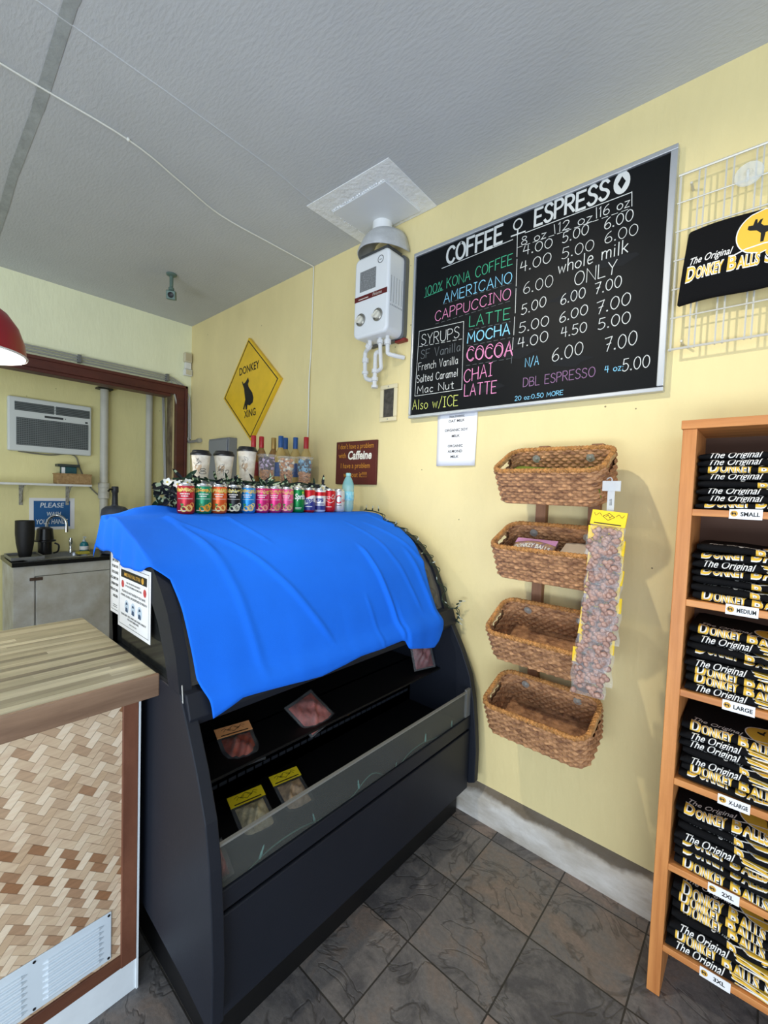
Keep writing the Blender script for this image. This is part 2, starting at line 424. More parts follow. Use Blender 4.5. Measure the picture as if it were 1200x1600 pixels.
def catmull(pts, n=6):
    P = [pts[0]]+list(pts)+[pts[-1]]; out = []
    for i in range(1, len(P)-2):
        for k in range(n):
            t = k/n
            out.append(tuple(.5*((2*b)+(c-a)*t+(2*a-5*b+4*c-d)*t*t+(3*b-a-3*c+d)*t**3) for a, b, c, d in zip(P[i-1], P[i], P[i+1], P[i+2])))
    out.append(tuple(pts[-1])); return out
GL = {
'A': "6;0,0 3,10 6,0;1.2,3.6 4.8,3.6", 'B': "5.5;0,0 0,10;~0,10 4,9.6 4.6,7.6 3.6,5.6 0,5.2;~0,5.2 4.4,4.8 5.5,2.6 4.2,.4 0,0",
'C': "6;~6,8.2 4.6,9.8 2.6,9.8 .8,8 .1,5 .8,2 2.6,.2 4.6,.2 6,1.8", 'D': "6;0,0 0,10;~0,10 3.4,9.6 5.6,7.4 6,5 5.6,2.6 3.4,.4 0,0",
'E': "5;5,10 0,10 0,0 5,0;0,5.2 4,5.2", 'F': "5;5,10 0,10 0,0;0,5.2 4,5.2", 'H': "5.6;0,0 0,10;5.6,0 5.6,10;0,5.2 5.6,5.2",
'I': "3;1.5,0 1.5,10;0,10 3,10;0,0 3,0", 'K': "5.4;0,0 0,10;5.2,10 0,4.6;1.6,6 5.4,0", 'L': "4.6;0,10 0,0 4.6,0",
'M': "7;0,0 .6,10 3.5,3.4 6.4,10 7,0", 'N': "6;0,0 0,10 6,0 6,10", 'O': "6.6;~3.3,10 1,8.6 0,5 1,1.4 3.3,0 5.6,1.4 6.6,5 5.6,8.6 3.3,10",
'P': "5;0,0 0,10;~0,10 3.6,9.8 5,7.6 3.8,5.4 0,4.8", 'R': "5.4;0,0 0,10;~0,10 3.6,9.8 5,7.6 3.8,5.4 0,4.9;2,5 5.4,0",
'S': "5;~4.8,8.6 3.4,10 1.4,9.8 .3,8 1.2,6 3.8,4.6 5,2.6 3.8,.4 1.4,0 0,1.6", 'T': "5.6;2.8,0 2.8,10;0,10 5.6,10", 'U': "5.8;~0,10 .1,3 1.2,.5 2.9,0 4.6,.5 5.7,3 5.8,10",
'X': "5;0,0 5,10;0,10 5,0", 'Y': "5.4;0,10 2.7,5 5.4,10;2.7,5 2.4,0", 'Z': "5;0,10 5,10 0,0 5,0", 'V': "5.6;0,10 2.8,0 5.6,10", 'W': "8;0,10 2,0 4,7 6,0 8,10",
'0': "5.6;~2.8,10 .8,8.4 0,5 .8,1.6 2.8,0 4.8,1.6 5.6,5 4.8,8.4 2.8,10", '1': "1.6;0,8.2 1.2,10 1.2,0", '2': "5;~.2,7.8 1.6,9.8 3.8,9.6 4.6,7.4 3,4 0,0;0,0 5,.2",
'4': "5;3.8,0 3.8,10;1.2,10 0,4.4 5,4.6", '5': "5;4.8,10 1,10 .5,5.6;~.5,5.6 3,6.2 4.9,4 4.2,1.2 2,0 0,1", '6': "5;~4.4,10 1.8,8 .2,4 .8,1 2.6,0 4.6,1 5,3.2 3.6,5.2 1.6,4.8 .4,3", '7': "5;0,9.6 5,10 1.8,0;1.4,5 4.4,5.4",
'8': "5;~2.5,5.4 .6,7.4 1.2,9.6 3.4,9.8 4.4,8 2.5,5.4 .2,3 .6,.6 2.6,0 4.8,1 4.6,3.4 2.5,5.4", '.': "1;.2,.2 .8,.2 .8,.8 .2,.8 .2,.2", ':': "1;.3,1 .7,1;.3,5 .7,5", '/': "4;0,-1 4,11",
'%': "5;0,0 5,10;~1,10 .2,8.6 1,7.2 1.8,8.6 1,10;~4,3 3.2,1.5 4,0 4.8,1.5 4,3", ' ': "3;",
'a': "4.2;~4,5.4 2,6.2 .2,3.4 1.2,.2 3,.6 4,3.6;~4,6 4,1.6 4.4,0", 'c': "3.8;~3.8,5 2.2,6.2 .2,3.4 1.4,.1 3.8,.8", 'd': "4.2;~4,5 2,6.2 .2,3.2 1.4,0 4,1.4;4.1,10 4.1,0",
'e': "4;~.3,3.2 3.8,3.4 3.2,5.8 1.4,6 .2,3.2 1.2,.2 3.8,.8", 'h': "4;0,10 0,0;~0,4 1.6,6 3.6,5.6 4,3.4 4,0", 'i': "1;.5,6 .5,0;.5,8 .6,8.4", 'k': "3.8;0,10 0,0;3.6,6.2 0,2.8;1,3.6 3.8,0",
'l': "1.2;.5,10 .5,0", 'm': "6.4;0,6 0,0;~0,4 1.4,6 2.8,5.6 3.2,4 3.2,0;~3.2,4 4.4,6 5.8,5.6 6.2,4 6.2,0", 'n': "4;0,6 0,0;~0,4 1.6,6 3.4,5.6 3.8,4 3.8,0", 'o': "4.4;~2.2,6 .2,4.4 .2,1.6 2.2,0 4.2,1.6 4.2,4.4 2.2,6",
'r': "3;0,6 0,0;~0,3.8 1.2,5.8 3,5.8", 't': "3.2;~1.6,9 1.6,1.6 2.2,.1 3.2,.4;0,6.4 3.2,6.4", 'u': "4;~0,6 .2,1.2 1.6,0 3.2,1 3.8,3;3.8,6 3.8,0", 'w': "5.8;0,6 1.4,0 2.9,5 4.4,0 5.8,6", 'z': "3.6;0,6 3.6,6 0,0 3.6,0", 's': "3.4;~3.3,5.2 1.8,6.1 .4,4.8 1.8,3.2 3.3,1.6 1.6,0 0,.9",
}
GP = {}
for _k, _v in GL.items():
    _w, *_st = _v.split(';'); L_ = []
    for st in _st:
        if not st: continue
        sm = st.startswith('~'); pts = [tuple(float(q) for q in p.split(',')) for p in st.lstrip('~').split()]
        L_.append(catmull(pts, 4) if sm else pts)
    GP[_k] = (float(_w), L_)
def chalk(mb, body, x0, z0, x1, z1, h, place, w, m=0, wob=.03):
    """hand-drawn lettering from (x0,z0) to (x1,z1), capital height h"""
    k = h/10; tot = sum(GP[c][0] for c in body)+1.8*(len(body)-1)
    kx = math.hypot(x1-x0, z1-z0)/tot; u = 0
    for c in body:
        gw, st = GP[c]; dz = random.uniform(-wob, wob)*h; ks = 1+random.uniform(-wob, wob)
        for pts in st:
            mb.line([(x0+(x1-x0)*(u+a)/tot, z0+(z1-z0)*(u+a)/tot+b*k*ks+dz) for a, b in pts], w, place, m)
        u += gw+1.8
    return mb
def wallp(y):  return lambda u, v: (u, y, v)            # on a plane facing -y
def facex(x):  return lambda u, v: (x, u, v)            # on a plane facing +x
# ================================================================== the room
WALL = wall_mat('yellow_wall_paint', (236, 219, 162))
WALL2 = wall_mat('pale_wall_paint', (236, 226, 166))
CEIL = M('grey_ceiling_texture', (196, 199, 202), .8, var=.06, vscale=1.2, bump=.22, bscale=60, bstretch=(.6, 1.5, 1))
TAPE = M('ceiling_joint_tape', (170, 175, 175), .8, var=.12, vscale=14, bump=.3, bscale=40)
WHITE = M('white_paint', (228, 228, 224), .5, var=.06, vscale=9, bump=.2, bscale=30)
BLACK = M('black_plastic', (22, 22, 24), .4)
DKMETAL = M('charcoal_enamel', (27, 31, 41), .5, var=.10, vscale=3, bump=.04, bscale=160, spec=.35)  # blue cast of the daylight is tinted into this charcoal
STEEL = M('brushed_steel', (176, 178, 180), .28, 1, bump=.05, bscale=90)
GALV = M('grey_conduit', (172, 172, 168), .4, .35)
ALU = M('aluminium_frame', (196, 200, 205), .35, .7)
PAPER = M('white_paper', (238, 238, 240), .6)
INK = M('black_ink', (18, 18, 20), .6)
BROWNT = M('brown_trim_paint', (92, 44, 34), .45, var=.25, vscale=10, vstretch=(1, .2, 1), bump=.15, bscale=30)
YEL = M('sign_yellow', (236, 192, 40), .4, var=.10, vscale=5)
REDC = M('red_cap', (178, 30, 40), .35)

struct(MB().box(-.5, 6.2, -5.2, 0, -.08, 0).build('floor', floor_mat()))
struct(MB().box(-.6, 6.2, -5.2, .12, 3.05, 3.15).build('ceiling', CEIL))
struct(MB().box(-.6, 6.2, 0, .12, 0, 3.05).build('wall_right', WALL))
# back wall with the wide opening into the sink alcove
b = MB(); b.box(-.10, 0, -5.2, 0, 2.42, 3.05); b.box(-.10, 0, -.10, 0, 0, 2.42)
struct(b.build('wall_back', wall_mat('pale_back_wall_paint', (242, 243, 208))))
struct(MB().box(-.62, -.5, -5.2, 0, 0, 3.05).build('wall_alcove', WALL2))
# brown trim round the opening: outer casing, stepped inner bead
b = MB()
b.box(-.02, .028, -5.2, -.045, 2.385, 2.475); b.box(-.02, .040, -5.2, -.045, 2.45, 2.475); b.box(-.11, .012, -5.2, -.19, 2.36, 2.39)
b.box(-.02, .0275, -.145, -.045, 0, 2.474); b.box(-.02, .040, -.070, -.045, 0, 2.475)
struct(b.build('trim_1', BROWNT, bevel=.004))
# old peeling jamb board inside the alcove, against the long wall
struct(MB().box(-.49, -.40, -.02, 0, 0, 2.6).build('trim_2', M('peeling_jamb', (168, 152, 120), .7, var=.45, vscale=16, vstretch=(1, 1, .4), col2=(92, 78, 62), bump=.5, bscale=40)))
# concrete curb under the long wall
b = MB()
prof = [(-.052, 0), (-.050, .085), (-.040, .112), (-.018, .128), (0, .150), (0, 0)]
b.prism(prof, lambda u, v, w: (w, u, v), 3.055, 6.2)
struct(b.build('baseboard_right', curb_mat(), smooth=True, ang=50))
# joint strip across the ceiling, patched joint, hairline ridge, vertical board joint on the long wall
b = MB()
pts = [(2.9, -1.505), (2.44, -1.505), (1.86, -1.485), (1.3, -1.48), (.86, -1.462), (.4, -1.45), (0.02, -1.43)]
for (x0, y0), (x1, y1) in zip(pts, pts[1:]):
    b.add([(x0, y0-.018, 3.0485), (x1, y1-.02, 3.0485), (x1, y1+.02, 3.0485), (x0, y0+.018, 3.0485)], [(0, 1, 2, 3)])
struct(b.build('trim_3', TAPE))
b = MB(); b.tube([(2.36, -1.9, 3.052), (2.35, -1.2, 3.051), (2.33, -.7, 3.051), (2.29, -.42, 3.051)], .004, 6)
struct(b.build('trim_4', CEIL))
b = MB(); b.box(1.782, 1.789, -.0015, .001, .15, 3.05); struct(b.build('trim_5', M('joint_shadow_filler', (196, 178, 122), .7)))
# hatch in the ceiling, smeared with patching plaster
PL = M('patching_plaster', (240, 242, 243), .6, var=.05, vscale=12, bump=.6, bscale=45)
t = thing('ceiling_hatch', 'square white access hatch patched into the ceiling above the water heater', 'hatch', (2.52, -.2, 3.05))
b = MB(); b.add([(2.245, -.425, 3.0465), (2.80, -.405, 3.0465), (2.785, -.002, 3.0465), (2.24, -.002, 3.0465), (2.245, -.425, 3.05), (2.80, -.405, 3.05), (2.785, -.002, 3.05), (2.24, -.002, 3.05)], [(0, 1, 2, 3), (0, 1, 5, 4), (1, 2, 6, 5), (3, 0, 4, 7)])
b.build('plaster_border', PL, t)
b = MB(); b.box(2.325, 2.70, -.315, -.03, 3.038, 3.047); b.build('panel', M('hatch_paint', (218, 221, 224), .5, bump=.15, bscale=14), t, bevel=.003)
b = MB()
for i in range(26):
    x = 2.33+.365*i/25
    b.ball((x, -.318+random.uniform(-.004, .004), 3.044), random.uniform(.003, .007), n=6, k=4)
    b.ball((2.322+random.uniform(-.004, .004), -.31+.27*i/25, 3.044), random.uniform(.003, .007), n=6, k=4)
b.build('plaster_ridge', PL, t, smooth=True)

# ================================================================== on the ceiling and the walls
# white cable tacked across the ceiling and down the long wall
b = MB()
b.tube(catmull([(2.05, -2.3, 3.043), (2.0, -1.62, 3.044), (1.985, -1.195, 3.044), (1.90, -.93, 3.044), (1.813, -.675, 3.044), (1.80, -.33, 3.044), (1.797, -.012, 3.043)], 6), .0038, 6)
b.tube(catmull([(1.797, -.008, 3.045), (1.794, -.006, 2.8), (1.791, -.006, 2.5), (1.778, -.006, 2.28), (1.782, -.006, 2.0), (1.776, -.006, 1.6)], 6), .0038, 6)
b.ball((1.985, -1.195, 3.045), .008, n=8, k=4)
tag(b.build('cable', M('white_cable', (226, 226, 218), .5), smooth=True), 'thin white cable tacked across the ceiling and down the yellow wall', 'cable')

# ceiling camera
t = thing('security_camera', 'small grey-green camera hanging from the ceiling on a short stem', 'camera', (.891, -.558, 3.05))
G = M('green_grey_metal', (98, 120, 112), .45, .2)
MB().lathe([(.034, 3.049), (.034, 3.040), (.026, 3.034), (.014, 3.031)], (.891, -.558, 0), 20).build('mount_plate', G, t, smooth=True)
MB().lathe([(.0135, 3.035), (.0125, 2.955), (.019, 2.95), (.019, 2.932), (.012, 2.928)], (.891, -.558, 0), 14).build('stem', G, t, smooth=True)
q = Vector((.80, -.42, -.30)).normalized()
b = MB()
def rot_to(c, d):
    R = d.to_track_quat('Z', 'Y').to_matrix()
    return lambda x, y, z: tuple(Vector(c)+R @ Vector((x, y, z)))
f = rot_to((.88, -.552, 2.905), q)
b.prism([(-.03, -.03), (.03, -.03), (.03, .03), (-.03, .03)], lambda u, v, w: f(u, v, w), -.045, .055)
cb = b.build('body', G, t, bevel=.005)
MB().lathe([(.019, .054), (.019, .061), (.013, .059), (.001, .057)], n=16, fn=f).build('lens', BLACK, cb, smooth=True)

# junction boxes in the corner
CREAM = M('aged_cream_plastic', (206, 198, 170), .5)
t = thing('junction_box', 'beige junction box high on the back wall beside the corner', 'junction box', (0, -.045, 2.69))
MB().box(0, .045, -.082, -.012, 2.70, 2.785).build('body', CREAM, t, bevel=.006)
MB().box(.002, .03, -.07, -.012, 2.64, 2.70).build('wire_cover', WHITE, t, bevel=.004)
MB().box(.044, .049, -.074, -.02, 2.708, 2.777).build('cover', M('aged_cream_cover', (188, 176, 146), .5), t, bevel=.002)
t = thing('junction_box', 'small white junction box below the beige one at the corner', 'junction box', (0, -.045, 2.59))
MB().box(0, .045, -.08, -.008, 2.575, 2.635).build('body', WHITE, t, bevel=.006)
MB().box(.044, .049, -.07, -.018, 2.583, 2.627).build('cover', CREAM, t, bevel=.002)
# conduits over the opening
t = thing('conduit_run', 'bundle of thin grey conduits above the brown door trim', 'pipe', (0.02, -.5, 2.5))
for k, dz in enumerate((0, .020, .038)):
    e = [(.02+.006*k, -5.0, 2.50+dz), (.02+.006*k, -.26-.01*k, 2.50+dz)]
    if k: e += [(.02, -.17, 2.49+dz), (.02, -.10+.014*k, 2.44+dz), (.02, -.05+.014*k, 2.34+dz), (.02, -.042+.014*k, 2.24), (.02, -.038+.014*k, 1.99)]
    else: e += [(.02, -.19, 2.50), (.02, -.06, 1.985)]
    MB().tube(e, .0065, 8).build('conduit', GALV, t, smooth=True)
b = MB()
for y in (-.9, -.23): b.box(.006, .044, y-.012, y+.012, 2.488, 2.55)
b.build('strap', M('strap_steel', (120, 122, 122), .5, .5), t, bevel=.002)
b = MB(); b.tube(catmull([(.02, -.031, 2.0), (.022, -.028, 1.97), (.05, -.024, 1.962), (.20, -.022, 1.965)], 5), .0125, 10); b.tube([(.2, -.022, 1.965), (.245, -.022, 1.966)], .02, 10)
b.build('elbow', GALV, t, smooth=True)

# electrical panel
t = thing('electrical_panel', 'flat grey electrical panel on the yellow wall behind the paper cups', 'electrical panel', (.68, 0, 1.68))
EG = M('panel_grey', (128, 131, 136), .5, .2)
MB().box(.52, .855, -.075, 0, 1.40, 1.955).build('cabinet', EG, t, bevel=.004)
d = MB().box(.535, .84, -.085, -.075, 1.415, 1.94).build('door', M('panel_door_grey', (140, 143, 148), .5, .2), t, bevel=.004)
MB().box(.82, .832, -.093, -.085, 1.64, 1.70).build('latch', BLACK, d, bevel=.002)

# diamond crossing sign
t = thing('crossing_sign', 'yellow diamond wooden sign reading DONKEY XING on the wall', 'sign', (1.07, -.012, 2.322))
ca, sa = math.cos(rad(4)), math.sin(rad(4))
def dia(y): return lambda u, v: (1.07+u*ca-v*sa, y, 2.322+u*sa+v*ca)
D0 = [(0, .405), (.405, 0), (0, -.405), (-.405, 0)]
b = MB(); b.prism(D0, lambda u, v, w: dia(w)(u, v), -.028, 0); b.build('board', YEL, t, bevel=.003)
b = MB(); b.line([(x*.93, y*.93) for x, y in D0], .008, dia(-.0292), closed=True); b.build('border_line', INK, t)
b = MB()
b.text('DONKEY', .058, dia(-.0292), v=.135, bold=.012, width=.285); b.text('XING', .055, dia(-.0292), v=-.215, bold=.012, width=.165)
b.build('lettering', INK, t)
# sitting donkey outline traced in the sign's own axes
DK = [(432,338),(437,351),(448,343),(463,318),(468,338),(462,355),(466,370),(486,402),(492,430),(488,455),(472,470),(459,467),(456,493),(449,493),(447,468),(441,494),(434,490),(441,466),(447,438),(443,408),(440,378),(431,352),(428,340)]
def aff(x, y):
    dx, dy = x-470, y-382
    H, V = (155.5, -47.0), (-4.5, -280.0); det = H[0]*V[1]-H[1]*V[0]
    return ((dx*V[1]-dy*V[0])/det*.405, (H[0]*dy-H[1]*dx)/det*.405)
MB().poly([aff(*p) for p in DK], dia(-.0292)).build('donkey_emblem', INK, t)

# caffeine sign
t = thing('caffeine_sign', 'small maroon wall plaque about a problem with Caffeine', 'sign', (2.26, -.01, 1.725))
MB().box(2.085, 2.432, -.016, 0, 1.594, 1.858).build('board', M('maroon_board', (84, 22, 20), .45), t, bevel=.003)
GOLD = M('gold_lettering', (204, 140, 40), .5)
b = MB(); P = wallp(-.0168)
for s_, z, w in (("I don't have a problem", 1.812, .30), ("with", 1.757, .065), ("I have a problem", 1.693, .25), ("without it!!!!", 1.638, .20)):
    if s_ == 'with': b.text(s_, .031, P, u=2.11, v=z, align='l', width=w, bold=-.004)
    else: b.text(s_, .031, P, u=2.258, v=z, width=w, bold=-.004)
b.build('lettering', GOLD, t)
part(MB().text('Caffeine', .048, P, u=2.295, v=1.748, bold=.03, width=.20, shear=.15).build('caffeine_word', M('sign_white', (236, 232, 220), .5), t), 'white fat lettering')

# wall plate
t = thing('wall_plate', 'cream framed wall plate with dark insert left of the blackboard', 'wall plate', (2.506, -.01, 2.06))
b = MB(); b.box(2.443, 2.570, -.014, 0, 1.958, 1.982); b.box(2.443, 2.570, -.014, 0, 2.142, 2.166); b.box(2.443, 2.467, -.014, 0, 1.982, 2.142); b.box(2.546, 2.570, -.014, 0, 1.982, 2.142)
b.build('frame', M('cream_plate', (222, 210, 172), .45), t, bevel=.003)
MB().box(2.467, 2.546, -.006, 0, 1.982, 2.142).build('insert', M('dark_insert', (84, 80, 74), .5, var=.5, vscale=40), t)
b = MB(); [b.lathe([(.004, -.016), (.004, -.0135)], n=8, fn=lambda x, y, z, zz=zz: (2.506+x, z, zz+y)) for zz in (1.97, 2.154)]
b.build('screw', STEEL, t)

# water heater with draught hood
HW = M('heater_enamel', (232, 234, 236), .3, spec=.5)
t = thing('water_heater', 'white gas water heater with two dials mounted high on the wall', 'water heater', (2.47, -.08, 2.6))
def rrect(x0, x1, z0, z1, r, n=5):
    out = []
    for cx, cz, a0 in ((x1-r, z1-r, 0), (x0+r, z1-r, 90), (x0+r, z0+r, 180), (x1-r, z0+r, 270)):
        for k in range(n+1):
            a = rad(a0+90*k/n); out.append((cx+r*math.cos(a), cz+r*math.sin(a)))
    return out
b = MB(); b.prism(rrect(2.347, 2.603, 2.405, 2.845, .035), lambda u, v, w: (u, w, v), -.155, -.018)
body = b.build('casing', HW, t, smooth=True, bevel=.014, seg=3)
MB().prism(rrect(2.335, 2.615, 2.395, 2.85, .03), lambda u, v, w: (u, w, v), -.03, 0).build('back_plate', M('back_plate_grey', (110, 112, 114), .5, .4), t, smooth=True)
P = wallp(-.1558)
MB().rect(2.392, 2.655, 2.512, 2.765, P).build('data_label', M('data_label_silver', (150, 152, 154), .5, var=.35, vscale=120), t)
part(MB().rect(2.354, 2.606, 2.596, 2.634, P).build('brand_band', M('maroon_band', (96, 24, 26), .4), t), 'maroon band across the front')
b = MB(); b.text('Paloma', .016, wallp(-.1562), u=2.525, v=2.613, shear=.3); b.rect(2.385, 2.614, 2.46, 2.619, wallp(-.1562)); b.build('band_lettering', M('pale_print', (214, 206, 196), .5), t)
b = MB(); b.line([(2.543+.019*math.cos(a*PI/10), 2.793+.019*math.sin(a*PI/10)) for a in range(20)], .0035, P, closed=True); b.rect(2.535, 2.79, 2.551, 2.793, P); b.build('round_emblem', INK, t)
for x in (2.408, 2.535):
    fz = lambda X, Y, Z, x=x: (x+X, -.155-Z, 2.503+Y)
    kn = MB().lathe([(.034, 0), (.034, .006), (.028, .010), (.027, .004), (.001, .004)], n=24, fn=fz).build('control_dial', M('dial_silver', (150, 148, 140), .3, .7), t, smooth=True)
    b = MB(); b.lathe([(.022, .004), (.020, .016), (.001, .018)], n=20, fn=fz)
    a = .5; c_, s_ = math.cos(a), math.sin(a)
    b.prism([(-.024, -.006), (.022, -.004), (.022, .004), (-.024, .006)], lambda u, v, w: fz(u*c_-v*s_, u*s_+v*c_, w), .012, .028)
    b.build('dial_grip', M('ivory_knob', (224, 220, 204), .4), kn, smooth=True, ang=30)
b = MB()
for k in range(5):
    b.box(2.6025, 2.6045, -.135+.022*k, -.131+.022*k, 2.565, 2.70)
for k in range(8): b.box(2.6025, 2.6045, -.135+.013*k, -.129+.013*k, 2.545, 2.553)
b.build('side_vents', M('vent_shade_grey', (170, 172, 174), .5), t)
# hood: D-shaped bonnet, open below
b = MB(); n = 18
def hood(zf, w, d, x=2.473):
    return [(x+w*math.cos(PI+PI*k/n), -.012+d*math.sin(PI+PI*k/n)*1.0, zf) for k in range(n+1)]
rings = [hood(2.862, .150, .200), hood(2.868, .152, .204), hood(2.89, .147, .195), hood(2.955, .125, .160), hood(2.985, .105, .13), hood(2.997, .06, .08)]
vs = [p for r in rings for p in r]; m_ = n+1
fs = [(i*m_+k, i*m_+k+1, (i+1)*m_+k+1, (i+1)*m_+k) for i in range(len(rings)-1) for k in range(n)]+[tuple(range((len(rings)-1)*m_, len(rings)*m_))]
b.add(vs, fs)
hd = b.build('draught_hood', M('hood_white', (206, 208, 210), .4, var=.15, vscale=12), t, smooth=True, ang=50)
s_ = hd.modifiers.new('thick', 'SOLIDIFY'); s_.thickness = .003
b = MB(); b.box(2.375, 2.575, -.135, -.02, 2.842, 2.868); b.build('flue_collar', M('flue_grey', (96, 98, 100), .5, .4), t)
MB().lathe([(.055, 2.985), (.055, 3.045)], (2.473, -.075, 0), 24).build('flue_pipe', HW, t, smooth=True)
# white pipes
b = MB(); r = .0125
b.tube(catmull([(2.42, -.09, 2.41), (2.42, -.09, 2.385), (2.405, -.085, 2.368), (2.375, -.07, 2.362), (2.362, -.065, 2.34), (2.362, -.06, 2.24), (2.372, -.06, 2.21), (2.40, -.06, 2.196), (2.43, -.06, 2.192)], 5), r, 10)
b.tube([(2.44, -.06, 2.15), (2.44, -.06, 2.33)], r, 10); b.tube(catmull([(2.44, -.06, 2.33), (2.447, -.06, 2.342), (2.47, -.06, 2.345)], 4), r, 10)
b.tube([(2.497, -.09, 2.41), (2.497, -.075, 2.26)], r*.9, 10); b.tube(catmull([(2.497, -.075, 2.27), (2.493, -.07, 2.245), (2.46, -.06, 2.238)], 4), r*.9, 10)
b.tube(catmull([(2.553, -.09, 2.41), (2.553, -.085, 2.33), (2.556, -.08, 2.312), (2.585, -.05, 2.302), (2.61, -.01, 2.298)], 5), r*.95, 10)
for p, q_ in (((2.405, -.088, 2.37), (2.42, -.09, 2.385)), ((2.362, -.061, 2.30), (2.362, -.061, 2.325)), ((2.362, -.06, 2.235), (2.362, -.06, 2.25)), ((2.44, -.06, 2.185), (2.44, -.06, 2.205)), ((2.497, -.087, 2.375), (2.497, -.085, 2.395)), ((2.553, -.088, 2.36), (2.553, -.088, 2.385)), ((2.44, -.06, 2.23), (2.44, -.06, 2.25)), ((2.44, -.06, 2.145), (2.44, -.06, 2.16))):
    b.tube([p, q_], r*1.55, 10)
b.build('pipework', M('white_pipe_paint', (222, 222, 222), .4), t, smooth=True)
b = MB(); b.box(2.555, 2.625, -.03, 0, 2.385, 2.40); b.build('bracket', M('red_bracket', (130, 40, 36), .5), t)
# ================================================================== blackboard and what hangs beside it
BRD = M('blackboard_slate', (18, 20, 22), .5, var=.2, vscale=3, vstretch=(1, 1, .6), col2=(22, 24, 26), spec=.1)
t = thing('chalkboard', 'large aluminium-framed blackboard with the coffee and espresso price list', 'blackboard', (3.262, -.02, 2.4))
x0, x1, z0, z1 = 2.672, 3.852, 1.956, 2.828
MB().box(x0+.005, x1-.005, -.024, -.004, z0+.005, z1-.005).build('board', BRD, t)
b = MB()
fr = .019
b.box(x0, x1, -.034, 0, z1-fr, z1); b.box(x0, x1, -.034, 0, z0, z0+fr*.85); b.box(x0, x0+fr*.7, -.034, 0, z0+fr, z1-fr); b.box(x1-fr*1.2, x1, -.034, 0, z0+fr, z1-fr)
b.build('frame', ALU, t, bevel=.003)
CH = {'w': M('chalk_white', (206, 209, 208), .8), 'd': M('chalk_faint', (104, 110, 114), .8), 'g': M('chalk_green', (60, 168, 128), .8), 'b': M('chalk_blue', (130, 200, 232), .8), 'p': M('chalk_pink', (224, 140, 186), .8), 'v': M('chalk_violet', (140, 104, 142), .8), 'y': M('chalk_yellow', (200, 208, 110), .8)}
P = wallp(-.0246)
TX = [('8 oz',3.273,2.673,3.383,2.666,0.039,'w',1),('12 oz',3.435,2.672,3.568,2.665,0.042,'w',1),('16 oz',3.595,2.673,3.702,2.672,0.043,'w',1),
('100% KONA COFFEE',2.749,2.589,3.234,2.603,0.053,'g',1.2),('AMERICANO',2.869,2.523,3.235,2.524,0.054,'b',1.2),('CAPPUCCINO',2.819,2.443,3.233,2.451,0.054,'p',1.1),
('LATTE',3.025,2.369,3.234,2.358,0.055,'g',1.2),('MOCHA',3.018,2.293,3.237,2.292,0.053,'b',1.8),('COCOA',3.016,2.209,3.252,2.196,0.055,'p',1.0),('CHAI',3.007,2.104,3.158,2.117,0.065,'p',1.3),('LATTE',3.013,2.037,3.184,2.034,0.063,'p',1.3),
('SYRUPS',2.737,2.338,2.968,2.331,0.059,'w',1),('SF Vanilla',2.737,2.266,2.978,2.263,0.048,'d',0.9),('French Vanilla',2.724,2.208,2.967,2.202,0.044,'w',0.8),('Salted Caramel',2.716,2.144,2.97,2.141,0.042,'w',0.9),('Mac Nut',2.722,2.085,2.949,2.084,0.042,'w',1),
('Also w/ICE',2.693,2.003,2.978,1.996,0.058,'y',1.1),
('4.00',3.284,2.624,3.412,2.618,0.044,'w',1),('5.00',3.455,2.618,3.557,2.622,0.045,'w',1),('6.00',3.617,2.616,3.717,2.616,0.047,'w',1),
('4.00',3.274,2.553,3.41,2.558,0.048,'w',1),('5.00',3.456,2.553,3.581,2.551,0.048,'w',.8),('6.00',3.621,2.561,3.736,2.557,0.047,'w',.8),
('6.00',3.293,2.455,3.423,2.452,0.055,'w',.8),('whole milk',3.444,2.496,3.706,2.5,0.055,'w',1.2),('ONLY',3.514,2.426,3.67,2.433,0.059,'w',1),
('5.00',3.289,2.364,3.398,2.376,0.048,'w',1),('6.00',3.461,2.363,3.558,2.37,0.048,'w',1),('7.00',3.595,2.371,3.69,2.375,0.048,'w',1),
('5.00',3.282,2.285,3.414,2.29,0.049,'w',1),('6.00',3.46,2.29,3.571,2.302,0.046,'w',1),('7.00',3.606,2.288,3.725,2.301,0.054,'w',1),
('4.00',3.28,2.218,3.414,2.223,0.049,'w',1),('4.50',3.471,2.227,3.571,2.231,0.045,'w',1),('5.00',3.615,2.226,3.728,2.231,0.048,'w',1),
('N/A',3.319,2.13,3.379,2.131,0.043,'b',0.9),('6.00',3.437,2.133,3.561,2.142,0.059,'w',1),('7.00',3.644,2.134,3.755,2.143,0.059,'w',1),
('DBL ESPRESSO',3.314,2.043,3.613,2.045,0.043,'v',1),('4 oz:',3.649,2.053,3.714,2.055,0.028,'b',0.9),('5.00',3.712,2.047,3.802,2.053,0.052,'w',1),('20 oz:0.50 MORE',3.278,1.986,3.491,1.987,0.021,'b',0.8)]
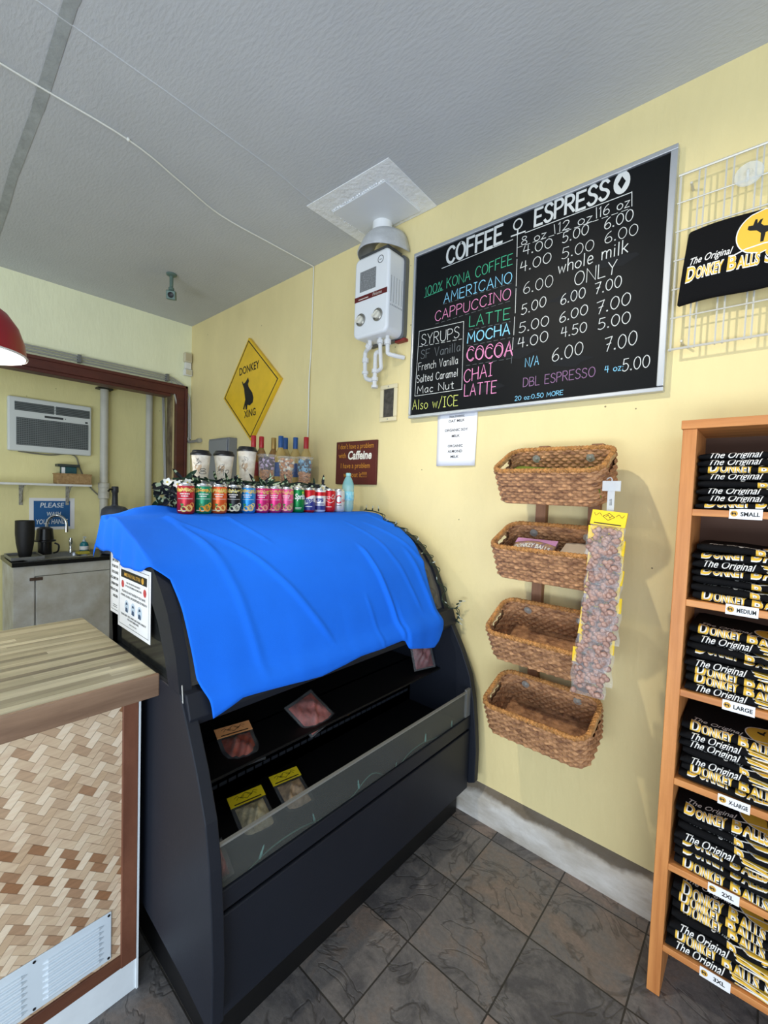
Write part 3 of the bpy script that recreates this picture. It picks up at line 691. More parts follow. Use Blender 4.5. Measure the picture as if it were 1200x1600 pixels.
LN = [('w',1.2,(2.848,2.702),(3.231,2.712),0),('w',1.2,(3.288,2.721),(3.707,2.721),0),('w',1,(3.708,2.723),(3.711,2.668),0),('w',.8,(3.256,2.668),(3.706,2.661),1),('w',1,(3.422,2.67),(3.417,2.709),0),('w',1,(3.586,2.671),(3.583,2.714),0),
('w',1,(3.252,2.725),(3.255,2.628),0),('w',.9,(3.256,2.617),(3.258,2.498),0),('w',.9,(3.258,2.488),(3.26,2.379),0),('w',.9,(3.258,2.363),(3.258,2.282),0),('w',.9,(3.256,2.271),(3.255,2.217),0),('d',.8,(3.255,2.206),(3.252,2.157),0),
('g',1,(2.743,2.584),(2.861,2.592),0),('d',.6,(2.865,2.518),(3.235,2.518),1),('d',.6,(2.824,2.429),(3.233,2.44),1),('d',.6,(3.022,2.355),(3.238,2.346),1),('d',.6,(3.019,2.279),(3.242,2.274),1),('d',.6,(3.017,2.185),(3.253,2.179),1),
('w',.9,(2.719,2.414),(2.992,2.403),0),('w',.9,(2.992,2.403),(2.998,2.073),0),('w',.9,(2.998,2.073),(2.706,2.074),0),('w',.9,(2.706,2.074),(2.719,2.414),0),('w',.8,(2.723,2.333),(2.985,2.32),1)]
for body_, a, c, d, e, h, col, w in TX:
    b = MB(); chalk(b, body_, a, c, d, e, h*.9, P, .0029*w)
    if body_ == 'COCOA': chalk(b, body_, a+.004, c-.004, d+.004, e-.004, h+.012, P, .0035)
    b.build('lettering', CH[col], t)
b = MB()
chalk(b, 'COFFEE', 2.877, 2.716, 3.177, 2.718, .078, P, .0125); b.build('heading', CH['w'], t)
b = MB(); chalk(b, 'ESPRESS', 3.331, 2.734, 3.625, 2.732, .070, P, .0105)
b.disc(3.671, 2.772, .029, P, 0, 24, .042); b.add([P(3.671, 2.796), P(3.685, 2.772), P(3.671, 2.748), P(3.657, 2.772)], [(0, 1, 2, 3)], 1)
b.v[-4:] = [(x, y-.0004, z) for x, y, z in b.v[-4:]]
b.build('heading', [CH['w'], BRD], t)
b = MB(); b.line([(3.252+.02*math.cos(k*PI/8), 2.772+.022*math.sin(k*PI/8)) for k in range(16)], .006, P, closed=True)
b.line([(3.253, 2.75), (3.252, 2.725)], .006, P); b.line([(3.222, 2.729), (3.288, 2.728)], .006, P); b.build('ampersand_mark', CH['w'], t)
b = MB(); keys = list(CH)
for col, w, p, q_, ds in LN:
    (b.dash if ds else b.line)(*((p, q_) if ds else ([p, q_],)), .0026*w, P, keys.index(col))
b.build('ruled_lines', [CH[k] for k in keys], t)
SMU = M('chalk_dust', (29, 31, 34), .6, spec=.1)
for k in range(7):
    x, z = random.uniform(3.1, 3.7), random.uniform(2.03, 2.5)
    b = MB(); b.poly([(x+random.uniform(.03, .07)*math.cos(a*PI/5)*1.6, z+random.uniform(.012, .03)*math.sin(a*PI/5)) for a in range(10)], wallp(-.0243-.00003*k)); b.build('chalk_smudge', SMU, t)

# milk note
t = thing('milk_note', 'white paper note about oat milk taped under the blackboard', 'paper note', (2.965, -.006, 1.835))
b = MB(); b.grid(lambda u, v: (2.852+.226*u+.008*v*(u-.5), -.004-.012*(1-v)*math.sin(u*PI)*.6-.003, 1.698+.275*v), 10, 8)
sh = b.build('sheet', PAPER, t, smooth=True); s_ = sh.modifiers.new('t', 'SOLIDIFY'); s_.thickness = .0006
def npl(u, v):
    vv = (v-1.698)/.275; uu = (u-2.852)/.226
    return (u, -.004-.012*(1-vv)*math.sin(uu*PI)*.6-.0044, v)
b = MB()
for s_, z, h, w in (('Now Available!', 1.945, .007, .085), ('OAT MILK', 1.918, .0125, .095), ('ORGANIC SOY', 1.872, .0125, .135), ('MILK', 1.842, .0125, .047), ('ORGANIC', 1.792, .0125, .088), ('ALMOND', 1.765, .0125, .085), ('MILK', 1.738, .0125, .047)):
    b.text(s_, h, npl, u=2.965, v=z, bold=.012, width=w)
b.rect(2.92, 1.941, 3.01, 1.9425, npl)
b.build('lettering', INK, t)

# wire grid panel
GW = M('grid_wire_enamel', (206, 204, 194), .4, .2)
t = thing('grid_panel', 'white wire grid panel fixed to the wall right of the blackboard', 'wire grid', (4.2, -.045, 2.4))
def wire(p, q_, name, r=.0028):
    MB().tube([p, q_], r, 6).build(name, GW, t, smooth=True)
xs = [3.868, 3.921, 3.938, 3.995, 4.015, 4.072, 4.089, 4.148, 4.165, 4.225, 4.242, 4.30, 4.318, 4.376]
for x in xs: wire((x, -.046, 2.09), (x, -.046, 2.70), 'vertical_wire', .0028 if x > 3.87 else .004)
for z in (2.698, 2.603, 2.505, 2.405, 2.305, 2.205, 2.095): wire((3.862, -.050, z), (4.38, -.050, z), 'horizontal_wire', .0042 if z in (2.698, 2.095) else .0026)
for x, z in ((3.90, 2.66), (4.33, 2.66), (3.90, 2.12), (4.33, 2.12)): MB().tube([(x, -.05, z), (x, 0, z)], .004, 6).build('wall_spacer', GW, t)
b = MB(); f = lambda x, y, z: (4.055+x*1.0, -.06-z, 2.615+y)
t2 = thing('plastic_hook', 'clear plastic hook clipped on the wire grid above the hanging shirt', 'hook', (4.055, -.06, 2.615))
CLR = M('clear_plastic', (225, 232, 236), .12, alpha=.32)
MB().lathe([(.038, 0), (.036, .003), (.012, .008), (.008, .014), (.001, .015)], n=20, fn=f).build('plate', CLR, t2, smooth=True)
MB().tube(catmull([(4.055, -.074, 2.615), (4.055, -.10, 2.605), (4.055, -.105, 2.585), (4.055, -.095, 2.575)], 4), .004, 8).build('hook_arm', CLR, t2, smooth=True)

# ------------------------------------------------------------------ shirts: the print is drawn in the shirt's own flat coordinates
CLOTHK = M('black_cotton', (13, 13, 15), .9, bump=.15, bscale=300, spec=.2)
PY = M('print_yellow', (232, 186, 62), .6); PW = M('print_white', (232, 230, 226), .6); PB = M('print_black', (14, 14, 16), .7)
PYD = M('print_amber', (206, 158, 60), .6)
def moon(b, place, u, v, r, e):
    def pl(k): return lambda a, c: place(a, c, k*e)
    # disc cut into slices so that it can follow a fold
    for ring, mat_, k in ((r*1.05, 1, 1), (r, 0, 1.5)):
        n = 14
        for i in range(n):
            ya, yb = -ring+2*ring*i/n, -ring+2*ring*(i+1)/n
            wa, wb = math.sqrt(max(ring*ring-ya*ya, 0)), math.sqrt(max(ring*ring-yb*yb, 0))
            if v+ya < 0: continue
            for s in range(4):
                a0, a1 = -1+s*.5, -.5+s*.5
                b.poly([(u+wa*a0, v+ya), (u+wa*a1, v+ya), (u+wb*a1, v+yb), (u+wb*a0, v+yb)], pl(k), mat_)
    # donkey head and back standing across the disc
    hd = [(-.62, .22), (-.60, .38), (-.42, .36), (-.36, .62), (-.28, .62), (-.26, .40), (-.16, .56), (-.06, .58), (-.12, .36), (.0, .22), (.2, .16), (.62, .2), (.78, .05), (.74, -.5), (.62, -.5), (.58, -.15), (.3, -.1), (.1, -.12), (.06, -.52), (-.06, -.52), (-.08, -.1), (-.26, .08), (-.52, .14)]
    b.poly([(u+x*r, v+y*r) for x, y in hd], pl(2.2), 2)
    b.line([(u-r*1.15, v-r*.92), (u-r*.6, v-r*.70), (u+r*.1, v-r*.62), (u+r*.8, v-r*.72)], r*.06, pl(2), 1)
def shirt_print(b, place, dv=0, e=.0006, full=True, cuts=.004, k=1.0, moon_u=.200):
    """logo: 'The Original' in white script, DONKEY BALLS STORE in fat yellow letters edged white, KONA HAWAII below"""
    def pl(n): return lambda a, c: place(a, c, n*e)
    def fat(body_, h, u, v, w):
        if v+h*.9 < 0 or v < -h*.3: return
        b.text(body_, h, pl(1), 1, bold=.075, align='l', width=w, u=u, v=v, cuts=cuts)
        b.text(body_, h, pl(1.7), 0, bold=.012, align='l', width=w*.985, u=u+w*.006, v=v, cuts=cuts)
    fat('KONA HAWAII', .028*k, .052, -.046*k+dv, .170*k)
    fat('D', .044*k, .004, -.002*k+dv, .027*k); fat('ONKEY', .034*k, .032*k, dv, .076*k); fat('B', .041*k, .118*k, dv, .024*k); fat('ALLS', .034*k, .143*k, dv, .058*k); fat('S', .041*k, .212*k, dv, .022*k); fat('TORE', .034*k, .236*k, dv, .062*k)
    if .062*k+dv > 0: b.text('The Original', .022*k, pl(1), 1, bold=.008, shear=.35, align='l', width=.118*k, u=.010*k, v=.050*k+dv, cuts=cuts)
    if full: moon(b, place, moon_u*k, .100*k+dv, .066*k, e)

# shirt clipped to the grid
t = thing('folded_shirt', 'folded black shirt with moon print hanging on the wire grid', 'shirt', (4.05, -.07, 2.36))
def hang(u, v, e=0):                     # u 0..1 across, v 0..1 up
    return (3.882+.42*u+.022*v*(1-u), -.070-.012*math.sin(PI*min(max(v, 0), 1))*.6-.010*math.sin(PI*u)-e, 2.235+.248*v+.006*u+.004*math.sin(9*u))
b = MB(); b.grid(lambda u, v: hang(u, v), 30, 16)
o = b.build('cloth', CLOTHK, t, smooth=True); s_ = o.modifiers.new('thick', 'SOLIDIFY'); s_.thickness = .016; s_.offset = -1
o.modifiers.new('bev', 'BEVEL').width = .006
b = MB(); place = lambda a, c, e: hang(a/.42, c/.248, e)
def sh(a, c, e): return place(a+.012, c+.055, e)
shirt_print(b, sh, dv=.02, e=.0007, cuts=.02)
o = b.build('printed_logo', [PY, PW, PB], t)

# ================================================================== wall baskets
BASK = M('seagrass', (214, 160, 112), .6, var=.5, vscale=55, vstretch=(.35, .35, 1.6), col2=(104, 66, 44), bump=.5, bscale=220, bstretch=(1, 1, .4))
RIMM = M('rattan_rim', (214, 150, 82), .6, var=.35, vscale=60, bump=.5, bscale=200)
OAK = M('handle_wood', (198, 156, 104), .5, var=.2, vscale=30, vstretch=(1, 1, .2))
LATH = M('backing_wood', (166, 118, 84), .6, var=.25, vscale=14, vstretch=(1.5, 1.5, .2))
BW, BD, BH, BR = .413, .231, .139, .055
def bloop(s, ins=0):
    """point and outward normal at arc length fraction s round the rounded rectangle, x along the wall, y out (negative), starting mid-front"""
    w, d, r = BW/2-ins, BD/2-ins, BR-ins
    sx, sy = w-r, d-r
    segs = [('l', sx), ('c', PI/2*r), ('l', 2*sy), ('c', PI/2*r), ('l', 2*sx), ('c', PI/2*r), ('l', 2*sy), ('c', PI/2*r), ('l', sx)]
    tot = sum(q[1] for q in segs); L = (s % 1)*tot
    pos = [Vector((0, -d)), Vector((sx, -d)), Vector((w, -sy)), Vector((w, sy)), Vector((sx, d)), Vector((-sx, d)), Vector((-w, sy)), Vector((-w, -sy)), Vector((-sx, -d))]
    cen = {1: (sx, -sy, -90), 3: (sx, sy, 0), 5: (-sx, sy, 90), 7: (-sx, -sy, 180)}
    dirs = {0: (1, 0), 2: (0, 1), 4: (-1, 0), 6: (0, -1), 8: (1, 0)}
    for i, (ty, ln) in enumerate(segs):
        if L <= ln+1e-9:
            if ty == 'l':
                dx, dy = dirs[i]; return pos[i]+Vector((dx, dy))*L, Vector((dy, -dx))
            cx, cy, a0 = cen[i]; a = rad(a0)+L/r; nrm = Vector((math.cos(a), math.sin(a)))
            return Vector((cx, cy))+nrm*r, nrm
        L -= ln
    return pos[0], Vector((0, -1))
def make_basket():
    t = local_thing('wall_basket', '', 'basket', 'wicker baskets in a column on the wall')
    rows = 11; NU = 272; NV = rows*5+1
    PER = 34
    def side(ins, sgn):
        def fn(u, v):
            p, n = bloop(u, ins)
            row = v*rows
            a = .0044*math.sin(2*PI*(u*PER+.5*(int(row) % 2)))*abs(math.sin(PI*row))+.0034*abs(math.sin(PI*row))
            tp = 1-.035*(1-v)
            q = p*tp+n*a*sgn
            return (q.x, q.y, -BH+BH*v)
        return fn
    b = MB()
    for ins, sgn in ((0, 1), (.010, -1)):
        nb = MB(); nb.grid(side(ins, sgn), NU, NV, closed_u=True)
        keep = []
        for f in nb.f:                       # cut the hand holes at both ends
            c = [sum(nb.v[i][k] for i in f)/4 for k in range(3)]
            if abs(c[0]) > BW/2-.03 and abs(c[1]) < .048 and -.040 < c[2] < -.013: continue
            keep.append(f)
        b.add(nb.v, keep)
    b.build('woven_side', BASK, t, smooth=True, ang=60)
    b = MB()
    def bot(u, v):
        p, n = bloop(u, .004); k = v*.965
        return (p.x*k, p.y*k, -BH+.006+.0045*abs(math.sin(150*p.y*k))*(.6+.4*math.sin(170*p.x*k+3.1*int(150*p.y*k/PI))))
    b.grid(bot, 150, 40, closed_u=True); b.build('woven_bottom', BASK, t, smooth=True)
    b = MB()
    for ph, rr in ((0, .0055), (2*PI/3, .0055), (4*PI/3, .0055)):      # three plaited canes round the rim
        pts = []
        for k in range(261):
            p, n = bloop(k/260, .005); a = ph+2*PI*60*k/260
            q = p+n*.0052*math.cos(a); pts.append((q.x, q.y, .002+.0052*math.sin(a)))
        b.tube(pts, rr, 5, cap=False)
    b.build('rim', RIMM, t, smooth=True)
    for s in (-1, 1):
        b = MB(); pts = [(s*(BW/2-.004), y, -.002-.004*abs(y)/.05) for y in (-.062, -.04, -.02, 0, .02, .04, .062)]
        b.tube(pts, [.008, .0105, .011, .011, .011, .0105, .008], 10); b.build('grip', OAK, t, smooth=True)
    for x in (-.105, .108):
        b = MB(); f = lambda X, Y, Z, x=x: (x+X, BD/2-.014-Z, -.035+Y)
        b.lathe([(.0165, 0), (.0165, .003), (.007, .003), (.005, .007), (.001, .008)], n=14, fn=f); b.build('washer', M('screw_washer', (168, 166, 160), .4, .4), t, smooth=True)
    return t
NB = ['top wicker basket on the wall, lined with green mat', 'second wicker basket from the top, holding a purple packet', 'third wicker basket from the top, empty inside', 'bottom wicker basket on the wall, empty and lowest of the column']
BK = [(3.528, 1.752, .473), (3.534, 1.441, .408), (3.524, 1.108, .49), (3.532, .790, .375)]
B0 = make_basket(); BASKETS = []
for i, (x, z, al) in enumerate(BK):
    o = B0 if i == 0 else dup(B0, NB[i])
    o['label'] = NB[i]
    R = Euler((al, 0, 0)).to_matrix()
    c = Vector((x, -.103, z))+R @ Vector((0, -BD/2, 0))
    o.location = c; o.rotation_euler = (al, 0, 0); BASKETS.append((c, R))
t = thing('basket_ladder', 'two thin wooden battens on the wall behind the wicker baskets', 'wall battens', (3.5, -.01, 1.2))
for x in (3.425, 3.640): MB().box(x-.022, x+.022, -.034, 0, .66, 1.775).build('batten', LATH, t, bevel=.002)
def inb(i):                                  # local coordinates of basket i
    c, R = BASKETS[i]; return lambda x, y, z: tuple(c+R @ Vector((x, y, z)))
# things in the baskets
f = inb(0); b = MB()
b.grid(lambda u, v: f(-.19+.38*u, -.10+.20*v, -.068+.008*math.sin(5*u+2*v)+.004*math.sin(17*v)), 24, 12)
o = tag(b.build('green_mat', M('green_felt', (128, 146, 52), .9, var=.2, vscale=30)), 'folded green mat lying in the top wicker basket', 'mat'); s_ = o.modifiers.new('t', 'SOLIDIFY'); s_.thickness = .055; s_.offset = -1
f = inb(1); t = thing('snack_packet', 'purple printed packet lying in the second wicker basket', 'packet', f(-.06, 0, -.06))
def pk(u, v): return f(-.145+.165*u, -.085+.12*v, -.050+.020*math.sin(PI*u)*math.sin(PI*v)+.02*v)
b = MB(); b.grid(pk, 18, 10); o = b.build('pouch', M('purple_print', (110, 84, 140), .35, var=.7, vscale=45, col2=(206, 170, 90)), t, smooth=True); s_ = o.modifiers.new('t', 'SOLIDIFY'); s_.thickness = .02; s_.offset = -1
b = MB(); b.grid(lambda u, v: pk(u, .72+.28*v)[:2]+(pk(u, .72+.28*v)[2]+.002,), 10, 3); b.build('header', M('pink_lilac_card', (206, 150, 196), .5), t)
b = MB(); b.text('DONKEY BALLS', .022, lambda a, c: tuple(Vector(pk(a, c))+Vector((0, -.0015, .002))), u=.5, v=.30, width=.8, bold=.03); [setattr(b, 'v', b.v)]
for k in range(len(b.v)): pass
b2 = MB(); b2.text('DONKEY BALLS', .18, lambda a, c: tuple(Vector(pk(a, c))+Vector((0, -.0015, .002))), u=.5, v=.36, width=.86, bold=.03); b2.build('lettering', PW, t)
f = inb(1); b = MB(); b.grid(lambda u, v: f(.03+.165*u, -.10+.19*v, -.062+.004*math.sin(4*u)), 8, 8)
o = tag(b.build('card_sheet', M('ivory_card', (206, 190, 170), .7)), 'plain ivory card lying in the second wicker basket', 'card'); s_ = o.modifiers.new('t', 'SOLIDIFY'); s_.thickness = .004

# clip strip with a cascade of nut bags
def zmat():
    return M('clear_film', (235, 238, 242), .08, alpha=.10, spec=1, bump=.6, bscale=45)
FILM = zmat()
NUT = M('coated_nuts', (196, 160, 146), .45, var=.4, vscale=50, col2=(138, 104, 92))
HCARD = M('header_yellow', (244, 206, 34), .45)
t = thing('clip_strip', 'frosted plastic clip strip hanging from the top wicker basket', 'clip strip', (3.765, -.285, 1.60))
FR = M('frosted_plastic', (216, 220, 224), .4, alpha=.6)
MB().box(3.755, 3.777, -.302, -.3005, .95, 1.60).build('strip', FR, t)
MB().box(3.738, 3.794, -.303, -.3002, 1.582, 1.616).build('sign_tab', FR, t)
b = MB(); chalk(b, '11', 3.763, 1.535, 3.769, 1.535, .02, wallp(-.3032), .0015); b.build('ink_mark', INK, t)
b = MB(); b.tube(catmull([(3.766, -.301, 1.612), (3.766, -.301, 1.622), (3.757, -.290, 1.628), (3.745, -.28, 1.622)], 4), .002, 6); b.build('hook', FR, t, smooth=True)
def nut_bag(seed, w=.108):
    R_ = random.Random(seed)
    t = local_thing('nut_bag', '', 'snack bag', 'nut bags clipped down the plastic strip')
    h = MB(); h.box(-w/2, w/2, -.0035, -.0015, -.048, 0); h.box(-w/2, w/2, .0015, .0035, -.048, 0); h.box(-w/2, w/2, -.003, .003, -.002, .0015)
    hc = h.build('header_card', HCARD, t)
    k = MB(); P = wallp(-.0042)
    k.line([(-.018, -.018), (0, -.006), (.018, -.018), (0, -.030), (-.018, -.018)], .0014, P); k.line([(-.009, -.018), (-.002, -.012), (.004, -.021), (.010, -.014)], .0014, P)
    for s in (-1, 1): k.line(catmull([(s*.022, -.016), (s*.030, -.008), (s*.040, -.017), (s*.046, -.008)], 3), .0012, P)
    k.rect(-.042, -.044, .042, -.0405, P); k.build('header_print', INK, hc)
    def bag(s):
        def fn(u, v):
            th = .017*math.sin(PI*u)**.6*math.sin(PI*min(max(v, 0), 1)**.8)**.7
            return (-w/2+w*u+.003*math.sin(9*v+seed), s*th+.0025*math.sin(13*u+seed)*math.sin(9*v)-.001*s, -.040-.112*v)
        return fn
    g = MB(); g.grid(bag(-1), 14, 14); g.grid(bag(1), 14, 14); g.build('film', FILM, t, smooth=True, ang=80)
    g = MB()
    for i in range(46):
        x = R_.uniform(-.043, .043); z = R_.uniform(-.142, -.060)
        g.ball((x, R_.uniform(-.010, .010), z), R_.uniform(.0085, .0115), n=9, k=6, sq=(R_.uniform(.85, 1.15), 1, R_.uniform(.8, 1.05)))
    o = g.build('nuts', NUT, t, smooth=True); o['kind'] = 'stuff'
    return t
bags = [nut_bag(k) for k in range(3)]
ORD = ['topmost', 'second', 'third', 'fourth', 'fifth', 'sixth', 'seventh', 'eighth', 'ninth', 'tenth', 'eleventh', 'twelfth']
NBAG = 11
used = [False]*3
for i in range(NBAG):
    lab = ('topmost nut bag with full yellow header on the clip strip' if i == 0 else
           'lowest nut bag at the foot of the hanging clip strip' if i == NBAG-1 else f'{ORD[i]} nut bag from the top on the clip strip')
    k = i % 3
    o = bags[k] if not used[k] else dup(bags[k], lab)
    used[k] = True; o['label'] = lab
    z = 1.513-.0475*i
    o.location = (3.766+random.uniform(-.006, .006)-(.012 if i > 6 else 0)-(.022 if i == NBAG-1 else 0), -.316-.0004*(NBAG-i), z)
    o.rotation_euler = (rad(-13), rad(random.uniform(-4, 4)), rad(random.uniform(-6, 6)))
# ================================================================== shirt shelf
PINE = M('stained_pine', (222, 152, 88), .45, var=.4, vscale=5, vstretch=(6, 6, .35), col2=(176, 108, 56), bump=.1, bscale=40)
PINEH = M('stained_pine_board', (222, 154, 90), .45, var=.4, vscale=5, vstretch=(.35, 6, 6), col2=(178, 110, 58), bump=.1, bscale=40)
SX0, SX1, SYF, SYB = 3.956, 4.44, -.316, -.056
t = thing('shirt_shelf', 'tall pine shelf unit with size tags and stacks of black shirts', 'shelf unit', (4.2, -.19, 0))
LEG = 1.772
for x in (SX0, SX1-.036):
    MB().box(x, x+.036, SYF, SYB, 0, LEG).build('side_panel', PINE, t, bevel=.002)
MB().box(SX0-.004, SX1+.004, SYF-.004, SYB, LEG, LEG+.026).build('top_board', PINEH, t, bevel=.002)
MB().box(SX0+.036, SX1-.036, SYB-.008, SYB, .12, LEG).build('back_panel', M('dark_back_panel', (84, 54, 36), .6), t)
SHZ = [1.534, 1.262, .986, .709, .436, .173]; SIZES = ['SMALL', 'MEDIUM', 'LARGE', 'X-LARGE', '2XL', '3XL']
for z, s_, tx in zip(SHZ, SIZES, (4.115, 4.122, 4.130, 4.135, 4.127, 4.122)):
    sh_ = MB().box(SX0+.036, SX1-.036, SYF, SYB-.008, z-.020, z).build('shelf_board', PINEH, t, bevel=.0015)
    b = MB(); b.box(tx-.036, tx+.036, SYF-.0015, SYF, z-.023, z+.006)
    P = wallp(SYF-.0018)
    b.text(s_, .011, P, 1, u=tx+.010, v=z-.014, bold=.03, width=min(.042, .009*len(s_)))
    b.disc(tx-.025, z-.008, .0085, P, 2); b.poly([(tx-.031+.011*x, z-.012+.012*y) for x, y in ((0, .2), (.1, .9), (.3, .5), (.9, .6), (1, 0), (.8, 0), (.7, .3), (.4, .3), (.3, 0))], wallp(SYF-.002), 1)
    part(b.build('size_tag', [PAPER, INK, PYD], sh_), f'white tag reading {s_}')
# one folded shirt, four ways of lying so that a different band of the print shows on the fold
SW, SD, TH = .372, .235, .024
def shirt_variant(seed, dv, full=True):
    R_ = random.Random(seed)
    t = local_thing('folded_shirt', '', 'shirt')
    pr = [(SD, .001), (.10, .0005), (.03, .001), (.011, .002)]
    n = 10
    for k in range(1, n): a = -PI/2+PI*k/n; pr.append((.011-.013*math.cos(a), TH/2+(TH/2-.0015)*math.sin(a)))
    pr += [(.011, TH-.0015), (.03, TH-.001), (.07, TH), (.12, TH+.001), (.17, TH), (SD, TH-.004)]
    ph = R_.uniform(0, 6)
    def wav(x, y, z):
        e = 1-min(1, x/.02) if x < .02 else 0
        zz = TH/2+(z-TH/2)*(1-.35*e*e)
        return (x+.002*math.sin(40*z+ph)-.004*e*0, y+.0035*math.sin(17*x+ph)+.0025*math.sin(43*x+2*ph), zz+(.0034*math.sin(21*x+ph)+.0016*math.sin(47*x+2.3*ph))*(z/TH)+.0012*math.sin(30*y+ph))
    b = MB(); N = 24
    b.grid(lambda u, v: wav(SW*u, *pr[int(round(v*(len(pr)-1)))]), N, len(pr))
    for u in (0, SW): b.add([wav(u, *p) for p in pr], [tuple(range(len(pr)))])
    b.build('cloth', CLOTHK, t, smooth=True, ang=60)
    # arc-length place on the fold: v=0 at the lower front edge
    fr = pr[3:]; ln = [0]
    for p, q_ in zip(fr, fr[1:]): ln.append(ln[-1]+math.hypot(q_[0]-p[0], q_[1]-p[1]))
    def place(a, c, e):
        c = min(max(c, 0), ln[-1]-1e-6)
        for i in range(len(fr)-1):
            if c <= ln[i+1]:
                k = (c-ln[i])/(ln[i+1]-ln[i]); dx, dz = fr[i+1][0]-fr[i][0], fr[i+1][1]-fr[i][1]
                L_ = math.hypot(dx, dz); nx, nz = -dz/L_, dx/L_
                x, y, z = wav(a, fr[i][0]+dx*k+nx*e, fr[i][1]+dz*k+nz*e)
                return (x, y, z)
    b = MB(); shirt_print(b, lambda a, c, e: place(a+.018, c, e), dv=dv, e=.0007, full=full, cuts=.0035)
    b.build('printed_logo', [PY, PW, PB], t)
    return t
VAR = [shirt_variant(1, .008), shirt_variant(2, -.038), shirt_variant(3, .030), shirt_variant(4, -.012), shirt_variant(5, .020)]
usedv = [False]*len(VAR)
ORDN = ['top', 'second', 'third', 'fourth', 'fifth', 'sixth', 'seventh', 'eighth']
for z, s_, cnt, th in zip(SHZ, SIZES, (8, 7, 8, 7, 7, 7), (.0210, .0240, .0240, .0240, .0262, .0270)):
    for k in range(cnt):
        top = k == cnt-1
        vi = random.choice([0, 4]) if top and s_ in ('LARGE', 'X-LARGE', '2XL', '3XL') else random.choice([0, 1, 1, 2, 3, 4])
        lab = f'{ORDN[cnt-1-k]} shirt from the top on the {s_} shelf' if not top else f'top shirt of the black stack on the {s_} shelf'
        if k == 0: lab = f'lowest shirt of the black stack, lying on the {s_} shelf board'
        o = VAR[vi] if not usedv[vi] else dup(VAR[vi], lab)
        usedv[vi] = True; o['label'] = lab; o['group'] = f'folded shirts on the {s_} shelf'
        o.location = (SX0+.040+random.uniform(0, .010), SYF+.004+.0035*k+random.uniform(0, .006), z+.001+k*th)
        o.rotation_euler = (0, 0, rad(random.uniform(-1.2, 1.2))); o.scale = (1, 1, (th-.0012)/TH)

# ================================================================== service counter
SLAB = plank_mat('butcher_block', [(116, 106, 88), (164, 155, 128), (194, 187, 160), (140, 130, 106), (178, 170, 142)], 1, .026, .9, .38)
WTRIM = M('walnut_trim', (136, 88, 66), .45, var=.35, vscale=8, vstretch=(4, .6, .25), col2=(88, 50, 36), bump=.1, bscale=40)
WTRIMH = M('walnut_rail', (122, 78, 54), .45, var=.35, vscale=8, vstretch=(4, .25, 2), col2=(88, 52, 38), bump=.1, bscale=40)
EDGE = M('slab_edge_wood', (156, 126, 102), .45, var=.4, vscale=7, vstretch=(1, .25, 3), col2=(112, 86, 68), bump=.1, bscale=50)
BLUEW = M('white_board_paint', (226, 232, 236), .5, var=.05, vscale=10)
t = thing('service_counter', 'wooden-topped counter with a woven bamboo front beside the display case', 'counter', (2.5, -2.0, 0))
CY0, CY1 = -3.0, -1.405
b = MB(); b.box(2.10, 2.845, CY0, CY1+.022, .955, 1.0); b.build('worktop', SLAB, t, bevel=.004)
b = MB(); b.box(2.845, 2.862, CY0, CY1+.024, .935, 1.0005); b.build('worktop_edge', EDGE, t, bevel=.004)
b = MB(); b.box(2.16, 2.768, CY0, CY1, 0, .955); b.build('carcass', BLUEW, t)
b = MB(); b.box(2.768, 2.782, CY0, CY1-.048, .14, .918); b.build('bamboo_front', weave_mat(), t)
b = MB(); b.box(2.768, 2.790, CY1-.048, CY1-.006, .10, .935); b.build('corner_stile', WTRIM, t, bevel=.002)
b = MB(); b.box(2.768, 2.787, CY0, CY1-.048, .918, .935); b.build('upper_rail', WTRIMH, t, bevel=.002)
b = MB(); b.box(2.768, 2.788, CY0, CY1-.006, .10, .14); b.build('lower_rail', WTRIMH, t, bevel=.002)
b = MB(); b.box(2.768, 2.785, CY0, CY1, 0, .10); b.build('plinth', BLUEW, t, bevel=.002)
b = MB(); b.box(2.768, 2.789, CY1-.006, CY1, .0, .93); b.build('side_board', BLUEW, t)
v = MB()
v.box(2.782, 2.7855, -1.84, -1.478, .150, .296)
VG = M('vent_enamel', (206, 216, 224), .4)
vp = v.build('vent_plate', VG, t, bevel=.0015)
b = MB()
for y0, y1 in ((-1.815, -1.672), (-1.64, -1.498)):
    for k in range(7):
        z = .168+.0165*k
        b.tube([(2.7855, y0, z), (2.7855, y0+.012, z), (2.7855, y1-.012, z), (2.7855, y1, z)], [.001, .0055, .0055, .001], 8)
b.build('louvres', VG, vp)
b = MB()
for y in (-1.485, -1.657, -1.832):
    for z in (.158, .288): b.lathe([(.004, 0), (.003, .002)], n=8, fn=lambda X, Y, Z, y=y, z=z: (2.7855+Z, y+X, z+Y))
b.build('screws', BLACK, vp)

# ================================================================== refrigerated display case
CL, CR = -1.382, -.058
FIN = [(2.42, .25), (3.05, .205), (3.17, .185), (3.20, .20), (3.20, .35), (3.19, .47), (3.175, .59), (3.15, .70), (3.10, .81), (3.045, .905), (2.995, .985)]
UP = [(2.995, .985), (2.967, 1.08), (2.912, 1.187), (2.865, 1.243), (2.81, 1.296), (2.73, 1.342), (2.64, 1.374), (2.55, 1.406), (2.50, 1.418), (2.42, 1.405)]
UPI = [(2.925, .985), (2.895, 1.055), (2.845, 1.145), (2.805, 1.19), (2.755, 1.235), (2.69, 1.275), (2.61, 1.315), (2.53, 1.35), (2.46, 1.37), (2.46, .985)]
BLK = M('case_black', (10, 10, 12), .5)
t = thing('display_case', 'black curved-front refrigerated display case with a blue cloth over it', 'display case', (2.8, -.72, 0))
X2 = lambda u, v, w: (u, w, v)
